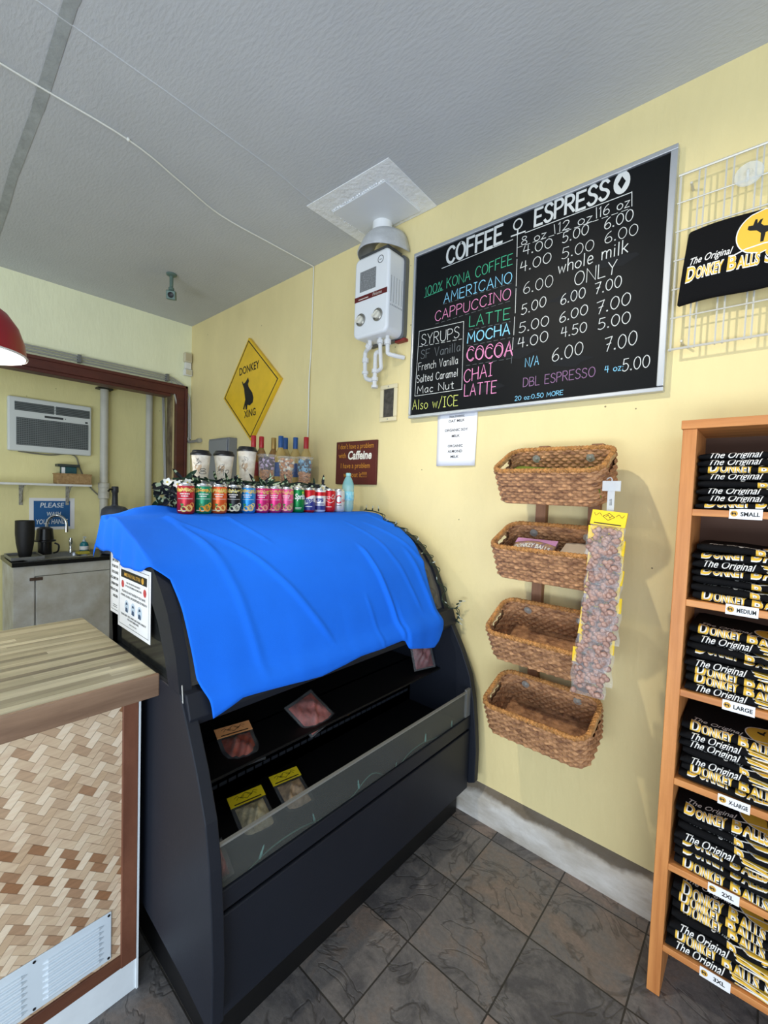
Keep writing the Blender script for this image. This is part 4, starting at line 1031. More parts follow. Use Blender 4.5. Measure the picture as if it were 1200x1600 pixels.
for ya, yb in ((CL, CL+.034), (CR-.034, CR)):
    b = MB(); b.prism(FIN+[(2.42, .985)], X2, ya, yb)
    ep = b.build('end_panel', DKMETAL, t, bevel=.003)
    b = MB()
    for k in range(len(UP)-1): b.prism([UP[k], UP[k+1], UPI[k+1], UPI[k]], X2, ya, yb)
    b.prism([(2.42, 1.405), (2.46, 1.37), (2.46, .985), (2.42, .985)], X2, ya, yb)
    b.build('window_frame', DKMETAL, ep)
    ym = (ya+yb)/2
    b = MB(); b.prism(UPI, X2, ym-.003, ym+.003)
    b.build('end_window', M('smoked_glass', (40, 42, 42), .08, alpha=.62, spec=.5), ep)
L0, R0 = CL+.034, CR-.034
b = MB(); b.box(2.45, 3.10, CL+.05, CR-.02, 0, .20); b.build('plinth', BLK, t)
b = MB(); b.box(2.44, 3.155, L0, R0, .165, .46); b.build('cabinet_body', BLK, t)
b = MB(); b.box(3.155, 3.166, L0, R0, .455, .512); b.build('front_band', DKMETAL, t, bevel=.003)
b = MB(); b.box(3.155, 3.168, L0+.006, R0-.006, .165, .445); b.build('front_panel', DKMETAL, t, bevel=.004)
b = MB(); b.box(2.42, 2.45, L0, R0, .2, 1.41); b.build('back_panel', BLK, t)
b = MB(); b.box(2.40, 2.50, L0+.05, R0, 1.405, 1.430); b.build('top_panel', DKMETAL, t, bevel=.003)
# product deck, riser with slots, shelf
b = MB(); b.box(2.80, 3.155, L0, R0, .46, .466); b.build('deck', BLK, t)
b = MB(); b.box(2.79, 2.80, L0, R0, .46, .69)
b.build('riser', BLK, t)
SLM = M('slot_dark_grey', (48, 52, 60), .4)
b = MB()
for r in range(5):
    for k in range(34):
        y = L0+.05+k*.035
        b.box(2.8002, 2.8030, y, y+.028, .52+.026*r, .532+.026*r)
b.build('slotted_grille', SLM, t)
b = MB(); b.box(2.45, 2.985, L0, R0, .682, .690); b.build('shelf', BLK, t)
b = MB(); b.box(2.45, 2.80, L0, R0, .46, .682); b.build('rear_duct', BLK, t)
# low clear splash guard along the front of the deck
b = MB(); b.box(3.151, 3.157, L0, R0, .512, .628); gl = b.build('splash_guard', M('scuffed_clear_guard', (104, 108, 106), .25, alpha=.26, spec=.6), t)
b = MB(); b.box(3.149, 3.159, L0, R0, .628, .634); b.build('guard_edge', M('guard_edge_grey', (122, 122, 118), .35), gl)
b = MB(); b.box(3.148, 3.160, R0-.035, R0-.0, .512, .642); b.build('guard_end_block', M('guard_block_grey', (110, 112, 112), .4), gl)
# curved front glass of the canopy and its lower rail
b = MB(); GI = [(x-.012, z-.008) for x, z in UP[:9]]
for k in range(len(GI)-1): b.add([(GI[k][0], L0, GI[k][1]), (GI[k+1][0], L0, GI[k+1][1]), (GI[k+1][0], R0, GI[k+1][1]), (GI[k][0], R0, GI[k][1])], [(0, 1, 2, 3)])
b.build('curved_glass', M('grey_curved_glass', (128, 124, 116), .08, alpha=.5, spec=.6), t, smooth=True)
b = MB(); b.prism([(2.962, .992), (3.016, .985), (3.040, .925), (3.030, .900), (2.975, .905)], X2, CL+.008, CR+.012); b.build('canopy_rail', DKMETAL, t, bevel=.003)
b = MB(); b.tube([(3.0, CL+.004, 1.01), (3.008, CL+.004, .96)], .0016, 6); b.build('rail_clip', GALV, t)

# notices taped to the end window
def notice(nm, lab, x0, x1, z0, z1, y):
    t = thing(nm, lab, 'notice', ((x0+x1)/2, y, (z0+z1)/2))
    MB().box(x0, x1, y-.001, y, z0, z1).build('sheet', PAPER, t)
    P = wallp(y-.0014); w, h = x1-x0, z1-z0
    b = MB(); b.line([(x0+.012, z0+.012), (x1-.012, z0+.012), (x1-.012, z1-.012), (x0+.012, z1-.012)], .0014, P, closed=True)
    return t, b, P, w, h
t, b, P, w, h = notice('mask_notice', 'white notice with black banner and three blue pictures on the case window', 2.517, 2.796, 1.068, 1.288, CL-.0015)
xc = 2.656; INK2 = INK
for k, (s_, z, hh, ww) in enumerate((('FOR THE HEALTH AND SAFETY', 1.222, .0052, .12), ('OF OUR CUSTOMERS AND EMPLOYEES', 1.211, .0052, .14), ('PLEASE DO NOT ENTER IF YOU HAVE', 1.190, .0068, .20), ('A FEVER, COUGH, OR SHORTNESS OF BREATH', 1.176, .0068, .225), ('PLEASE KEEP 6 FEET APART AND WEAR A MASK IF', 1.112, .006, .215), ('YOU HAVE BEEN SICK', 1.102, .006, .10), ('MAHALO AND ALOHA', 1.090, .0035, .06))):
    b.text(s_, hh, P, u=xc, v=z, width=ww, bold=.02)
b.build('lettering', INK2, t)
MB().rect(2.545, 1.238, 2.768, 1.264, P).build('banner', INK, t)
b = MB(); b.text('DONKEY BALL STORE', .011, wallp(CL-.0034), u=xc, v=1.2455, width=.12, bold=.01); b.disc(2.735, 1.251, .010, wallp(CL-.0034)); b.poly([(2.575, 1.246), (2.580, 1.257), (2.590, 1.254), (2.600, 1.257), (2.596, 1.246)], wallp(CL-.0034)); b.build('banner_lettering', PYD, t)
b = MB(); [b.disc(x, 1.216, .013, P, 0, 8) for x in (2.562, 2.752)]; b.build('stop_symbol', M('stop_red', (190, 60, 66), .5), t)
b = MB()
for x in (2.60, 2.656, 2.712):
    b.disc(x, 1.146, .019, P, 0, 20, .021); b.disc(x, 1.152, .008, wallp(CL-.0034), 1, 12); b.poly([(x-.012, 1.128), (x+.012, 1.128), (x+.008, 1.142), (x-.008, 1.142)], wallp(CL-.0034), 1); b.rect(x-.004, 1.146, x+.009, 1.152, wallp(CL-.0038), 0)
b.build('pictogram', [M('picto_pale', (196, 212, 226), .6), M('picto_blue', (56, 78, 110), .6)], t)
t, b, P, w, h = notice('allergy_notice', 'white allergy notice under the blue cloth at the back of the case', 2.437, 2.60, 1.10, 1.38, CL-.0005)
for k, s_ in enumerate(('OUR PRODUCTS', 'MAY CONTAIN', 'YOU MAY OBTAIN', 'FOOD ALLERGENS:', 'EGG, DAIRY, WHEAT,', 'SOYBEAN, PEANUTS,', 'TREE NUTS, FISH AND', 'SHELLFISH')):
    b.text(s_, .0085, P, u=2.487, v=1.30-.0205*k, width=.0052*len(s_), bold=.03)
for z in (1.128, 1.122): b.rect(2.465, z, 2.505, z+.002, P)
b.build('lettering', INK, t)
# ================================================================== blue cloth over the case
BLUE = M('blue_cotton', (27, 112, 240), .9, var=.05, vscale=3, bump=.12, bscale=420, spec=.2)
PATH = [(2.332, 1.375), (2.345, 1.42), (2.372, 1.4355), (2.50, 1.4300), (2.56, 1.4115), (2.645, 1.382), (2.735, 1.348), (2.816, 1.304), (2.872, 1.250), (2.920, 1.192), (2.976, 1.085), (3.010, 1.005), (3.044, .965), (3.052, .93), (3.055, .80)]
PATH = catmull(PATH, 5); PL_ = [0]
for p, q_ in zip(PATH, PATH[1:]): PL_.append(PL_[-1]+math.dist(p, q_))
def path_at(s):
    s = min(max(s, 0), PL_[-1]-1e-6)
    lo = 0
    while PL_[lo+1] < s: lo += 1
    k = (s-PL_[lo])/(PL_[lo+1]-PL_[lo]); p, q_ = PATH[lo], PATH[lo+1]
    dx, dz = q_[0]-p[0], q_[1]-p[1]; L = math.hypot(dx, dz)
    return p[0]+dx*k, p[1]+dz*k, -dz/L*-1 if False else -dz/L, dx/L     # position and outward normal (nx,nz)
def lerp_tab(tab, x):
    if x <= tab[0][0]: return tab[0][1]
    for (a, va), (b_, vb) in zip(tab, tab[1:]):
        if x <= b_: return va+(vb-va)*(x-a)/(b_-a)
    return tab[-1][1]
S_AT = lambda x: next((PL_[i] for i, p in enumerate(PATH) if p[0] >= x), PL_[-1])
EDGE_Y = CL-.006
LEFT = [(0, EDGE_Y-.075), (S_AT(2.40), EDGE_Y-.115), (S_AT(2.5), EDGE_Y-.135), (S_AT(2.62), EDGE_Y-.115), (S_AT(2.72), EDGE_Y-.07), (S_AT(2.80), EDGE_Y-.012), (S_AT(2.85), -1.352), (S_AT(2.92), -1.345), (S_AT(3.0), -1.340), (S_AT(3.04), -1.322), (PL_[-1], -1.30)]
RIGHT = [(0, -.075), (S_AT(2.50), -.072), (S_AT(2.65), -.095), (S_AT(2.82), -.135), (S_AT(2.92), -.172), (S_AT(2.976), -.195), (S_AT(3.045), -.190), (PL_[-1], -.245)]
HEM = [(-1.31, .912), (-1.277, .920), (-1.206, .943), (-1.117, .936), (-1.0, .925), (-.91, .917), (-.80, .926), (-.719, .936), (-.60, .934), (-.47, .937), (-.455, .930), (-.43, .897), (-.38, .888), (-.30, .870), (-.235, .860), (-.205, .88), (-.18, .925)]
def s_of_z(z):
    for i in range(len(PATH)-1, 0, -1):
        if PATH[i-1][1] >= z: 
            k = (PATH[i-1][1]-z)/max(PATH[i-1][1]-PATH[i][1], 1e-9); return PL_[i-1]+k*(PL_[i]-PL_[i-1])
    return PL_[-1]
def sm(x): x = min(max(x, 0), 1); return x*x*(3-2*x)
def ridge(y, s, y0, s0, y1, s1, w, h):
    """a soft crease from (y0,s0) to (y1,s1)"""
    dx, dy = y1-y0, s1-s0; L2 = dx*dx+dy*dy; k = ((y-y0)*dx+(s-s0)*dy)/L2
    d = math.hypot(y-(y0+dx*k), s-(s0+dy*k)); e = sm(k/.2)*sm((1.0-k)/.2) if 0 < k < 1 else 0
    return h*e*math.exp(-(d/w)**2)
CREASES = [(-1.30, .10, -.80, .98, .012, .008), (-1.02, .10, -.93, .50, .010, .005), (-1.20, .30, -1.13, 1.0, .016, .005), (-.62, .75, -.60, 1.06, .010, .003), (-.42, .25, -.30, .95, .012, .005), (-.52, .50, -.47, 1.05, .012, .012), (-.30, .30, -.14, .75, .014, .007), (-1.24, .12, -1.17, .55, .010, .006), (-.20, .12, -.10, .45, .014, .006), (-.24, .55, -.22, 1.0, .015, .008)]
NUc, NVc = 170, 96
def cloth_pt(u, v):
    yest = -1.30+(1.12)*u
    smax = s_of_z(lerp_tab(HEM, yest))
    s = smax*v
    yl, yr = lerp_tab(LEFT, s), lerp_tab(RIGHT, s)
    y = yl+(yr-yl)*u
    x, z, nx, nz = path_at(s)
    if nz < 0 or (nx < 0 and s > .1): nx, nz = -nx, -nz
    low = sm((s-.55)/.5)
    d = .0010+.0012*math.sin(23*y+1.5*math.sin(5*s))*low+.0008*math.sin(51*y+9*s)*low
    if s > .22:
        for c in CREASES: d += ridge(y, s, *c)
    d += .016*sm((y+.475)/.03)*sm((s-.75)/.25)*sm((-.13-y)/.12)     # overlapping flap at the right
    d = max(d, .0008)
    if s > .10: x += nx*d; z += nz*d
    else: z += .0004
    # rolled-back fold at the back left corner
    z += (.030+.006*math.sin(30*y))*math.exp(-((s-.060)/.036)**2)*sm((-1.0-y)/.12)*sm((y+1.46)/.10)
    z -= .030*sm((-1.27-y)/.11)*sm((.17-s)/.08)
    if y < EDGE_Y:                           # hangs down over the end of the case
        k = EDGE_Y-y; fl = .002+.008*math.sin(34*x+.8)**2*min(k/.06, 1)+.03*k
        z -= max(k-.004, 0); y = EDGE_Y-fl
        x += .010*math.sin(26*x)*k/.1
        if s < .10: x -= .02*k/.07
    return (x, y, z)
b = MB(); b.grid(cloth_pt, NUc, NVc)
o = tag(b.build('blue_cloth', BLUE, smooth=True, ang=180), 'plain blue cloth draped over the top and front of the display case', 'cloth')
s_ = o.modifiers.new('thick', 'SOLIDIFY'); s_.thickness = .0016; s_.offset = 1

# ------------------------------------------------------------------ green mini-light string along the right end of the canopy
GRN = M('green_wire', (34, 52, 40), .5); BULB = M('mini_bulb', (196, 206, 200), .2, alpha=.7)
t = thing('string_lights', 'dark green mini light string along the right end of the case canopy', 'light string', (2.9, -.09, 1.2))
pts = [(2.38, -.052, 1.442), (2.46, -.058, 1.440), (2.54, -.070, 1.427)]
for k in range(1, 17):
    i = k/16*(len(UP)-3); a = int(i); f_ = i-a; p = UP[::-1][min(a+2, len(UP)-1)]; q_ = UP[::-1][min(a+3, len(UP)-1)]
    pts.append((p[0]+(q_[0]-p[0])*f_+.012, -.098+.020*(-1)**k, p[1]+(q_[1]-p[1])*f_+.008))
pts += [(3.035, -.055, .99), (3.05, -.050, .96), (3.035, -.048, .92)]
cp = catmull(pts, 6)
MB().tube(cp, .0022, 6).build('wire', GRN, t, smooth=True)
MB().tube([(x+.004+.003*math.sin(i), y+.010*math.sin(i*.55), z+.003) for i, (x, y, z) in enumerate(cp)], .002, 6).build('wire', GRN, t, smooth=True)
def bulb(p, d):
    f = rot_to(p, Vector(d).normalized()); L = MB().lathe([(.0035, 0), (.0038, .014), (.003, .016)], n=8, fn=f).build('bulb_socket', GRN, t, smooth=True)
    MB().lathe([(.0024, .014), (.0024, .026), (.0008, .034)], n=8, fn=f).build('bulb', BULB, L, smooth=True)
for k in range(3, len(pts)-3, 2): bulb(pts[k], (random.uniform(0, .5), random.uniform(-1, .6), random.uniform(-.2, .8)))
for k in range(3): bulb((2.40+.05*k, -.054, 1.442), (random.uniform(-.3, .3), -.1, 1))
for k in range(6): bulb((3.04+random.uniform(-.01, .012), -.05, .93+.02*k), (random.uniform(.3, 1), random.uniform(-.2, .4), random.uniform(-.9, .5)))
# a second short string lying inside the splash guard
t = thing('string_lights', 'short pale green light string lying inside the clear front guard', 'light string', (3.14, -.7, .47))
cp = catmull([(3.139, -1.30+.11*k, .472+.018*(k % 2)+.02*(k % 3)) for k in range(11)], 5)
MB().tube(cp, .002, 6).build('wire', M('pale_green_wire', (70, 108, 100), .5), t, smooth=True)
for k in range(4, len(cp), 9):
    f = rot_to(cp[k], Vector((.1, random.uniform(-.6, .6), 1)).normalized()); MB().lathe([(.0035, 0), (.0038, .016), (.0025, .02), (.0025, .03), (.0006, .038)], n=8, fn=f).build('bulb', M('teal_bulb', (120, 176, 168), .3), t, smooth=True)

# ------------------------------------------------------------------ packets inside the case
def case_bag(lab, hcol, ccol, loc, rot, w=.12, L=.14, header=True, seed=0, col2=None):
    R_ = random.Random(seed)
    t = local_thing('product_bag', lab, 'snack bag', 'bags inside the display case')
    if header:
        h = MB(); h.box(-w/2, w/2, -.042, 0, .004, .007)
        hc = h.build('header_card', M('card_'+hcol[0], hcol[1], .5), t)
        k = MB(); P = lambda u, v: (u, v, .0074)
        k.line([(-.018, -.016), (0, -.005), (.018, -.016), (0, -.028), (-.018, -.016)], .0014, P)
        for s in (-1, 1): k.line(catmull([(s*.006, -.012), (s*.018, -.020), (s*.028, -.008), (s*.040, -.014)], 3), .0012, P); k.line(catmull([(s*.012, -.024), (s*.024, -.014), (s*.034, -.022)], 3), .0011, P)
        k.rect(-.046, -.0385, .046, -.0345, P); k.build('header_print', INK, hc)
    y0 = -.036 if header else 0
    def lump(z0, amp, ins):
        def fn(u, v):
            a = math.sin(PI*u)**.7*math.sin(PI*v)**.7
            return (-w/2+ins+(w-2*ins)*u, y0-ins-(L-ins*1.6)*v, z0+amp*a*(1+.35*math.sin(11*u+seed)*math.sin(9*v+2*seed)+.18*math.sin(23*u+17*v)))
        return fn
    b = MB(); b.grid(lump(.002, .024, .012), 26, 26); b.grid(lump(.001, .002, .012), 4, 4)
    b.build('contents', M('contents_'+ccol[0], ccol[1], .5, var=.4, vscale=35, col2=col2), t, smooth=True)
    b = MB(); b.grid(lump(.004, .027, 0), 20, 20); b.grid(lump(0, .001, 0), 4, 4); b.build('film', M('thin_film', (235, 238, 242), .1, alpha=.06, spec=1), t, smooth=True)
    t.location = loc; t.rotation_euler = rot
    return t
case_bag('orange-headed bag of dark red snacks on the case shelf', ('orange', (250, 176, 116)), ('redbrown', (176, 76, 52)), (2.80, -1.115, .715), (rad(16), 0, rad(78)), seed=1)
case_bag('yellow-headed bag of pale chips nearest the pink cards', ('yellow', (246, 220, 40)), ('pale', (236, 222, 178)), (2.865, -1.100, .500), (rad(15), 0, rad(80)), seed=2, L=.13)
case_bag('yellow-headed bag of brown chips towards the middle of the deck', ('yellow', (246, 220, 40)), ('tan', (216, 184, 146)), (2.87, -.945, .500), (rad(15), 0, rad(80)), seed=3, L=.13, w=.11)
case_bag('red-brown bag without a header hanging over the shelf edge', None, ('rust', (184, 98, 88)), (2.845, -.865, .745), (rad(30), rad(-6), rad(100)), w=.15, L=.15, header=False, seed=4)
case_bag('mauve bag in the far upper corner of the case beside the wall', None, ('mauve', (132, 72, 76)), (2.905, -.172, .84), (rad(68), 0, rad(74)), w=.13, L=.15, header=False, seed=5)
t = case_bag('red snack bag with pink card at the near end of the deck', None, ('crimson', (136, 46, 40)), (3.02, -1.305, .53), (rad(30), 0, rad(86)), w=.075, L=.10, header=False, seed=6)
b = MB(); b.box(-.028, .028, .002, .075, .006, .008); b.box(-.030, .022, .070, .098, .001, .003)
pc = b.build('pink_card', M('pink_card', (238, 120, 206), .5), t); pc['label'] = 'bright pink card'
b = MB(); b.rect(.012, .008, .022, .016, lambda u, v: (u, v, .0083)); b.rect(-.01, .05, -.004, .056, lambda u, v: (u, v, .0083)); b.build('card_print', INK, pc)

# ------------------------------------------------------------------ drink cans on the cloth
TIN = M('can_aluminium', (204, 206, 208), .25, .9)
CPRO = [(.026, 0), (.0305, .004), (.0330, .011), (.0330, .105), (.0318, .112)]
CTOP = [(.0318, .112), (.0280, .1195), (.0285, .1225), (.0270, .1228), (.0255, .119), (.001, .119)]
def cyl(r, e=.0003): return lambda u, v: ((r+e)*math.sin(u/r), -(r+e)*math.cos(u/r), v)
def make_can(lab, body, art, y, slim=1.0, x=2.41):
    t = local_thing('drink_can', lab, 'drink can', 'cans in a row on the blue cloth')
    bd = MB().lathe(CPRO, n=32).build('can_body', body, t, smooth=True)
    MB().lathe(CTOP, n=32).build('can_top', TIN, t, smooth=True, ang=50)
    b = MB(); b.prism([(-.006, -.012), (.006, -.012), (.008, .004), (0, .010), (-.008, .004)], lambda u, v, w: (u, v, w), .1195, .1208); b.build('pull_tab', TIN, t)
    art(t)
    t.location = (x, y, 1.4372); t.rotation_euler = (0, 0, math.atan2(CAM.x-x, -(CAM.y-y))+random.uniform(-.12, .12))
    return t
GOLDT = M('gold_print', (214, 190, 84), .4)
def pol(b, u0, v0, u1, v1, P, m=0): b.rect(u0, v0, u1, v1, P, m, nu=max(1, int(abs(u1-u0)/.006)))
def juice(cols):
    """fruit-juice can: speckled gold header band, two rows of white words, fruit at the lower right"""
    fruit, fruit2 = cols
    def art(t):
        b = MB(); P = cyl(.033); P2 = cyl(.033, .0006); P3 = cyl(.033, .0009)
        R_ = random.Random(len(bpy.data.objects))
        for k in range(70):
            u = R_.uniform(-.05, .05); v_ = R_.uniform(.088, .104); b.disc(u, v_, R_.uniform(.0016, .0034), P, 0, 6)
        b.text('Hawaiian', .0085, P2, 3, u=0, v=.092, width=.044, bold=.02)
        for z, w in ((.078, .040), (.069, .030)):
            u = -w/2
            while u < w/2-.003:
                l = R_.uniform(.003, .007); b.rect(u, z, min(u+l, w/2), z+.0045, P, 1); u += l+.0014
        pol(b, -.03, .060, .03, .0615, P, 1)
        for du, dv, r, m in ((.016, .024, .015, 2), (.016, .024, .012, 3), (-.004, .020, .012, 3), (.028, .036, .010, 2)):
            b.disc(du, dv, r, P2 if m == 2 else P3, m, 16)
        for k in range(8): b.line([(.016, .024), (.016+.011*math.cos(k*PI/4), .024+.011*math.sin(k*PI/4))], .0008, cyl(.033, .0012), 2)
        for s in (-1, 1): b.poly([(-.012, .030), (-.018*1, .030+.012*s), (-.002, .034+.006*s)], P3, 4)
        for z in (.012,): pol(b, -.03, z, .02, z+.003, P, 1)
        b.build('printed_artwork', [GOLDT, M('print_pale', (236, 226, 214), .5), fruit, fruit2, M('leaf_green', (56, 140, 64), .5)], t)
    return art
cm = lambda n, c: M('can_'+n, c, .28, .35)
FR_ = lambda n, c: M('fruit_'+n, c, .5)
def sprite(t):
    b = MB(); b.text('Sprite', .026, cyl(.033), 0, shear=.2, bold=.03, u=.016, v=.066, width=.062, cuts=0); b.disc(.026, .098, .006, cyl(.033), 1, 12); pol(b, -.012, .022, .02, .0245, cyl(.033), 0); pol(b, -.012, .017, .016, .019, cyl(.033), 0)
    b.build('printed_artwork', [PW, FR_('lime', (190, 214, 60))], t)
def pepsi_old(t):
    b = MB(); n = 16
    for k in range(n):
        a0, a1 = -.05+.1*k/n, -.05+.1*(k+1)/n
        f0, f1 = .008*math.sin(a0*60), .008*math.sin(a1*60)
        b.poly([(a0, .045+f0), (a1, .045+f1), (a1, .078+f1), (a0, .078+f0)], cyl(.033), 0)
        b.poly([(a0, .011), (a1, .011), (a1, .045+f1), (a0, .045+f0)], cyl(.033), 1)
    b.text('Pepsi', .026, cyl(.033, .0007), 1, bold=.03, shear=.2, u=0, v=.050, width=.060); pol(b, -.018, .028, .018, .031, cyl(.033, .0007), 0)
    b.build('printed_artwork', [PW, M('can_navy', (34, 46, 128), .3)], t)
def pepsi_new(t):
    b = MB(); P = cyl(.033)
    pol(b, -.05, .084, .05, .104, P, 1); pol(b, -.05, .012, .05, .034, P, 0); b.text('PEPSI', .015, cyl(.033, .0006), 0, bold=.05, u=0, v=.055, width=.046); pol(b, -.03, .040, .03, .044, P, 0)
    b.build('printed_artwork', [M('can_navy', (34, 46, 128), .3), cm('red', (198, 28, 40))], t)
def cola(col):
    def art(t):
        b = MB(); b.text('Coca-Cola', .024, cyl(.033), 0, bold=-.005, shear=.3, u=.008, v=.068, width=.082); b.line([( -.03+.06*k/12, .055+.006*math.sin(k*.6)) for k in range(13)], .0022, cyl(.033), 0)
        pol(b, -.012, .026, .016, .029, cyl(.033), 0); b.build('printed_artwork', [col], t)
    return art
def diet(t):
    b = MB(); b.line(catmull([(.014, .082), (.004, .088), (-.010, .080), (-.014, .064), (-.008, .052), (.004, .048), (.014, .054)], 4), .006, cyl(.033), 0); b.text('oke', .020, cyl(.033), 0, shear=.2, align='l', u=.018, v=.054, width=.03)
    pol(b, -.01, .034, .018, .037, cyl(.033), 1); b.build('printed_artwork', [cm('red', (198, 28, 40)), INK], t)
make_can('crimson juice can with orange slice, first in the row', cm('crimson', (186, 36, 52)), juice((FR_('orange', (240, 160, 60)), FR_('pale', (250, 214, 130)))), -1.111)
make_can('green juice can with orange fruit, second in the row', cm('jade', (20, 130, 92)), juice((FR_('amber', (246, 186, 40)), FR_('amber2', (240, 150, 30)))), -1.039)
make_can('orange juice can with citrus slices, third in the row', cm('orange', (224, 92, 40)), juice((FR_('orange', (240, 160, 60)), FR_('pale', (250, 214, 130)))), -.971)
make_can('black juice can with cream coconut between orange and blue cans', cm('black', (28, 30, 32)), juice((FR_('cream', (236, 232, 210)), FR_('cream2', (206, 206, 170)))), -.902)
make_can('blue juice can with pale yellow fruit, fifth in the row', cm('blue', (36, 136, 206)), juice((FR_('lemon', (244, 220, 120)), FR_('sand', (230, 196, 130)))), -.833)
make_can('magenta juice can beside the blue can', cm('magenta', (206, 36, 112)), juice((FR_('guava', (236, 120, 120)), FR_('guava2', (246, 170, 150)))), -.762)
make_can('deep pink juice can with green guava, seventh in the row', cm('pink', (222, 50, 122)), juice((FR_('leaf', (120, 180, 70)), FR_('guava', (236, 120, 120)))), -.694)
make_can('rose pink juice can beside the green soda can', cm('rose', (226, 88, 140)), juice((FR_('leaf', (120, 180, 70)), FR_('guava2', (246, 170, 150)))), -.625)
make_can('bright green lemon-lime soda can', cm('soda_green', (0, 128, 62)), sprite, -.557)
make_can('red, white and navy cola can with script lettering', cm('red', (198, 28, 40)), pepsi_old, -.487)
make_can('white cola can with red top and navy capitals', cm('white', (224, 226, 230)), pepsi_new, -.418)
make_can('all red cola can with white script', cm('red', (198, 28, 40)), cola(PW), -.350)
make_can('silver diet cola can with red letter, last in the row', cm('silver', (204, 206, 208)), diet, -.283)
# plastic water bottle at the end of the row
PET = M('aqua_plastic', (150, 214, 220), .08, alpha=.55, spec=.7)
t = thing('water_bottle', 'clear aqua plastic water bottle at the end of the can row', 'bottle', (2.40, -.205, 1.4375))
MB().lathe([(.026, 1.4375), (.033, 1.455), (.0335, 1.50), (.031, 1.51), (.0335, 1.52), (.0335, 1.575), (.030, 1.595), (.020, 1.620), (.0125, 1.632), (.0125, 1.638)], (2.40, -.205, 0), 24).build('body', PET, t, smooth=True)
MB().lathe([(.0335, 1.500), (.0342, 1.501), (.0342, 1.548), (.0335, 1.549)], (2.40, -.205, 0), 24).build('label', M('aqua_label', (70, 190, 214), .4, var=.4, vscale=60, col2=(190, 230, 236)), t, smooth=True)
MB().lathe([(.0145, 1.636), (.0145, 1.650), (.012, 1.652), (.001, 1.652)], (2.40, -.205, 0), 20).build('cap', M('aqua_cap', (150, 206, 206), .4), t, smooth=True)

# ================================================================== behind the case: machine, shelf, cups, garland, syrups
t = thing('espresso_machine', 'grey steel machine behind the case, carrying cups and flowers', 'machine', (2.15, -.80, .95))
MB().box(1.97, 2.335, -1.0, -.36, .98, 1.565).build('housing', M('machine_grey', (120, 122, 122), .4, .4), t, bevel=.01)
MB().box(1.96, 2.345, -1.015, -.35, 1.553, 1.575).build('cup_tray', M('tray_grey', (188, 188, 184), .4, .2), t, bevel=.004)
t = thing('back_counter', 'low back counter behind the display case', 'counter', (1.9, -.7, 0))
MB().box(1.5, 2.36, -1.1, -.09, .94, .98).build('worktop', M('dark_worktop', (52, 50, 48), .4), t, bevel=.003)
MB().box(1.55, 2.34, -1.09, -.10, .0, .94).build('carcass', M('back_counter_paint', (150, 148, 140), .5), t)
t = thing('syrup_shelf', 'white ledge on the wall that holds the syrup bottles', 'shelf', (1.7, -.15, 1.58))
MB().box(1.38, 1.93, -.36, 0, 1.56, 1.59).build('board', WHITE, t, bevel=.003)
b = MB(); [b.prism([(0, 1.56), (-.28, 1.56), (0, 1.40)], lambda u, v, w: (w, u, v), x, x+.02) for x in (1.45, 1.86)]; b.build('bracket', WHITE, t)
# paper cups
KRAFT = M('cup_print_paper', (240, 233, 218), .6, var=.22, vscale=30, col2=(198, 182, 160)); LIDB = M('black_lid', (20, 20, 22), .35)
def paper_cup(lab, h, rb, rt, y, ink, x=2.27):
    t = local_thing('paper_cup', lab, 'paper cup', 'lidded paper cups on the machine')
    pc = MB().lathe([(rb-.002, .004), (rb, 0), (rt, h), (rt+.0015, h+.002)], n=36).build('cup', KRAFT, t, smooth=True)
    MB().lathe([(rt+.004, h-.003), (rt+.005, h+.003), (rt+.002, h+.008), (rt-.001, h+.009), (rt-.004, h+.018), (rt-.007, h+.020), (rt-.010, h+.016), (.001, h+.015)], n=36).build('lid', LIDB, t, smooth=True, ang=40)
    def P(u, v): r = rb+(rt-rb)*v/h+.0005; return (r*math.sin(u/r), -r*math.cos(u/r), v)
    b = MB()
    if ink: chalk(b, ink, -.006, .026, .024, .028, .024, P, .0022)
    R_ = random.Random(int(h*1000))
    for k in range(4):
        u0, v0 = R_.uniform(-.03, .0), h*R_.uniform(.35, .8)
        b.line(catmull([(u0+R_.uniform(-.012, .012), v0+R_.uniform(-.014, .014)) for _ in range(6)], 3), .0009, P)
    b.build('ink_drawing', INK, pc)
    b = MB(); b.poly([(-.028, h*.52), (-.020, h*.60), (-.008, h*.58), (.002, h*.62), (.004, h*.50), (-.004, h*.40), (-.008, h*.30), (-.014, h*.40), (-.024, h*.44)], P); b.build('map_print', M('map_brown', (188, 160, 130), .6), pc)
    t.location = (x, y, 1.5755); t.rotation_euler = (0, 0, math.atan2(CAM.x-x, -(CAM.y-y)))
    return t
paper_cup('smallest lidded paper cup, marked with an ink 8', .112, .029, .0395, -.985, '8')
paper_cup('middle-sized lidded paper cup between the other two', .118, .030, .0435, -.876, '12')
paper_cup('tallest lidded paper cup, beside the clear snack cups', .150, .031, .0435, -.758, None)
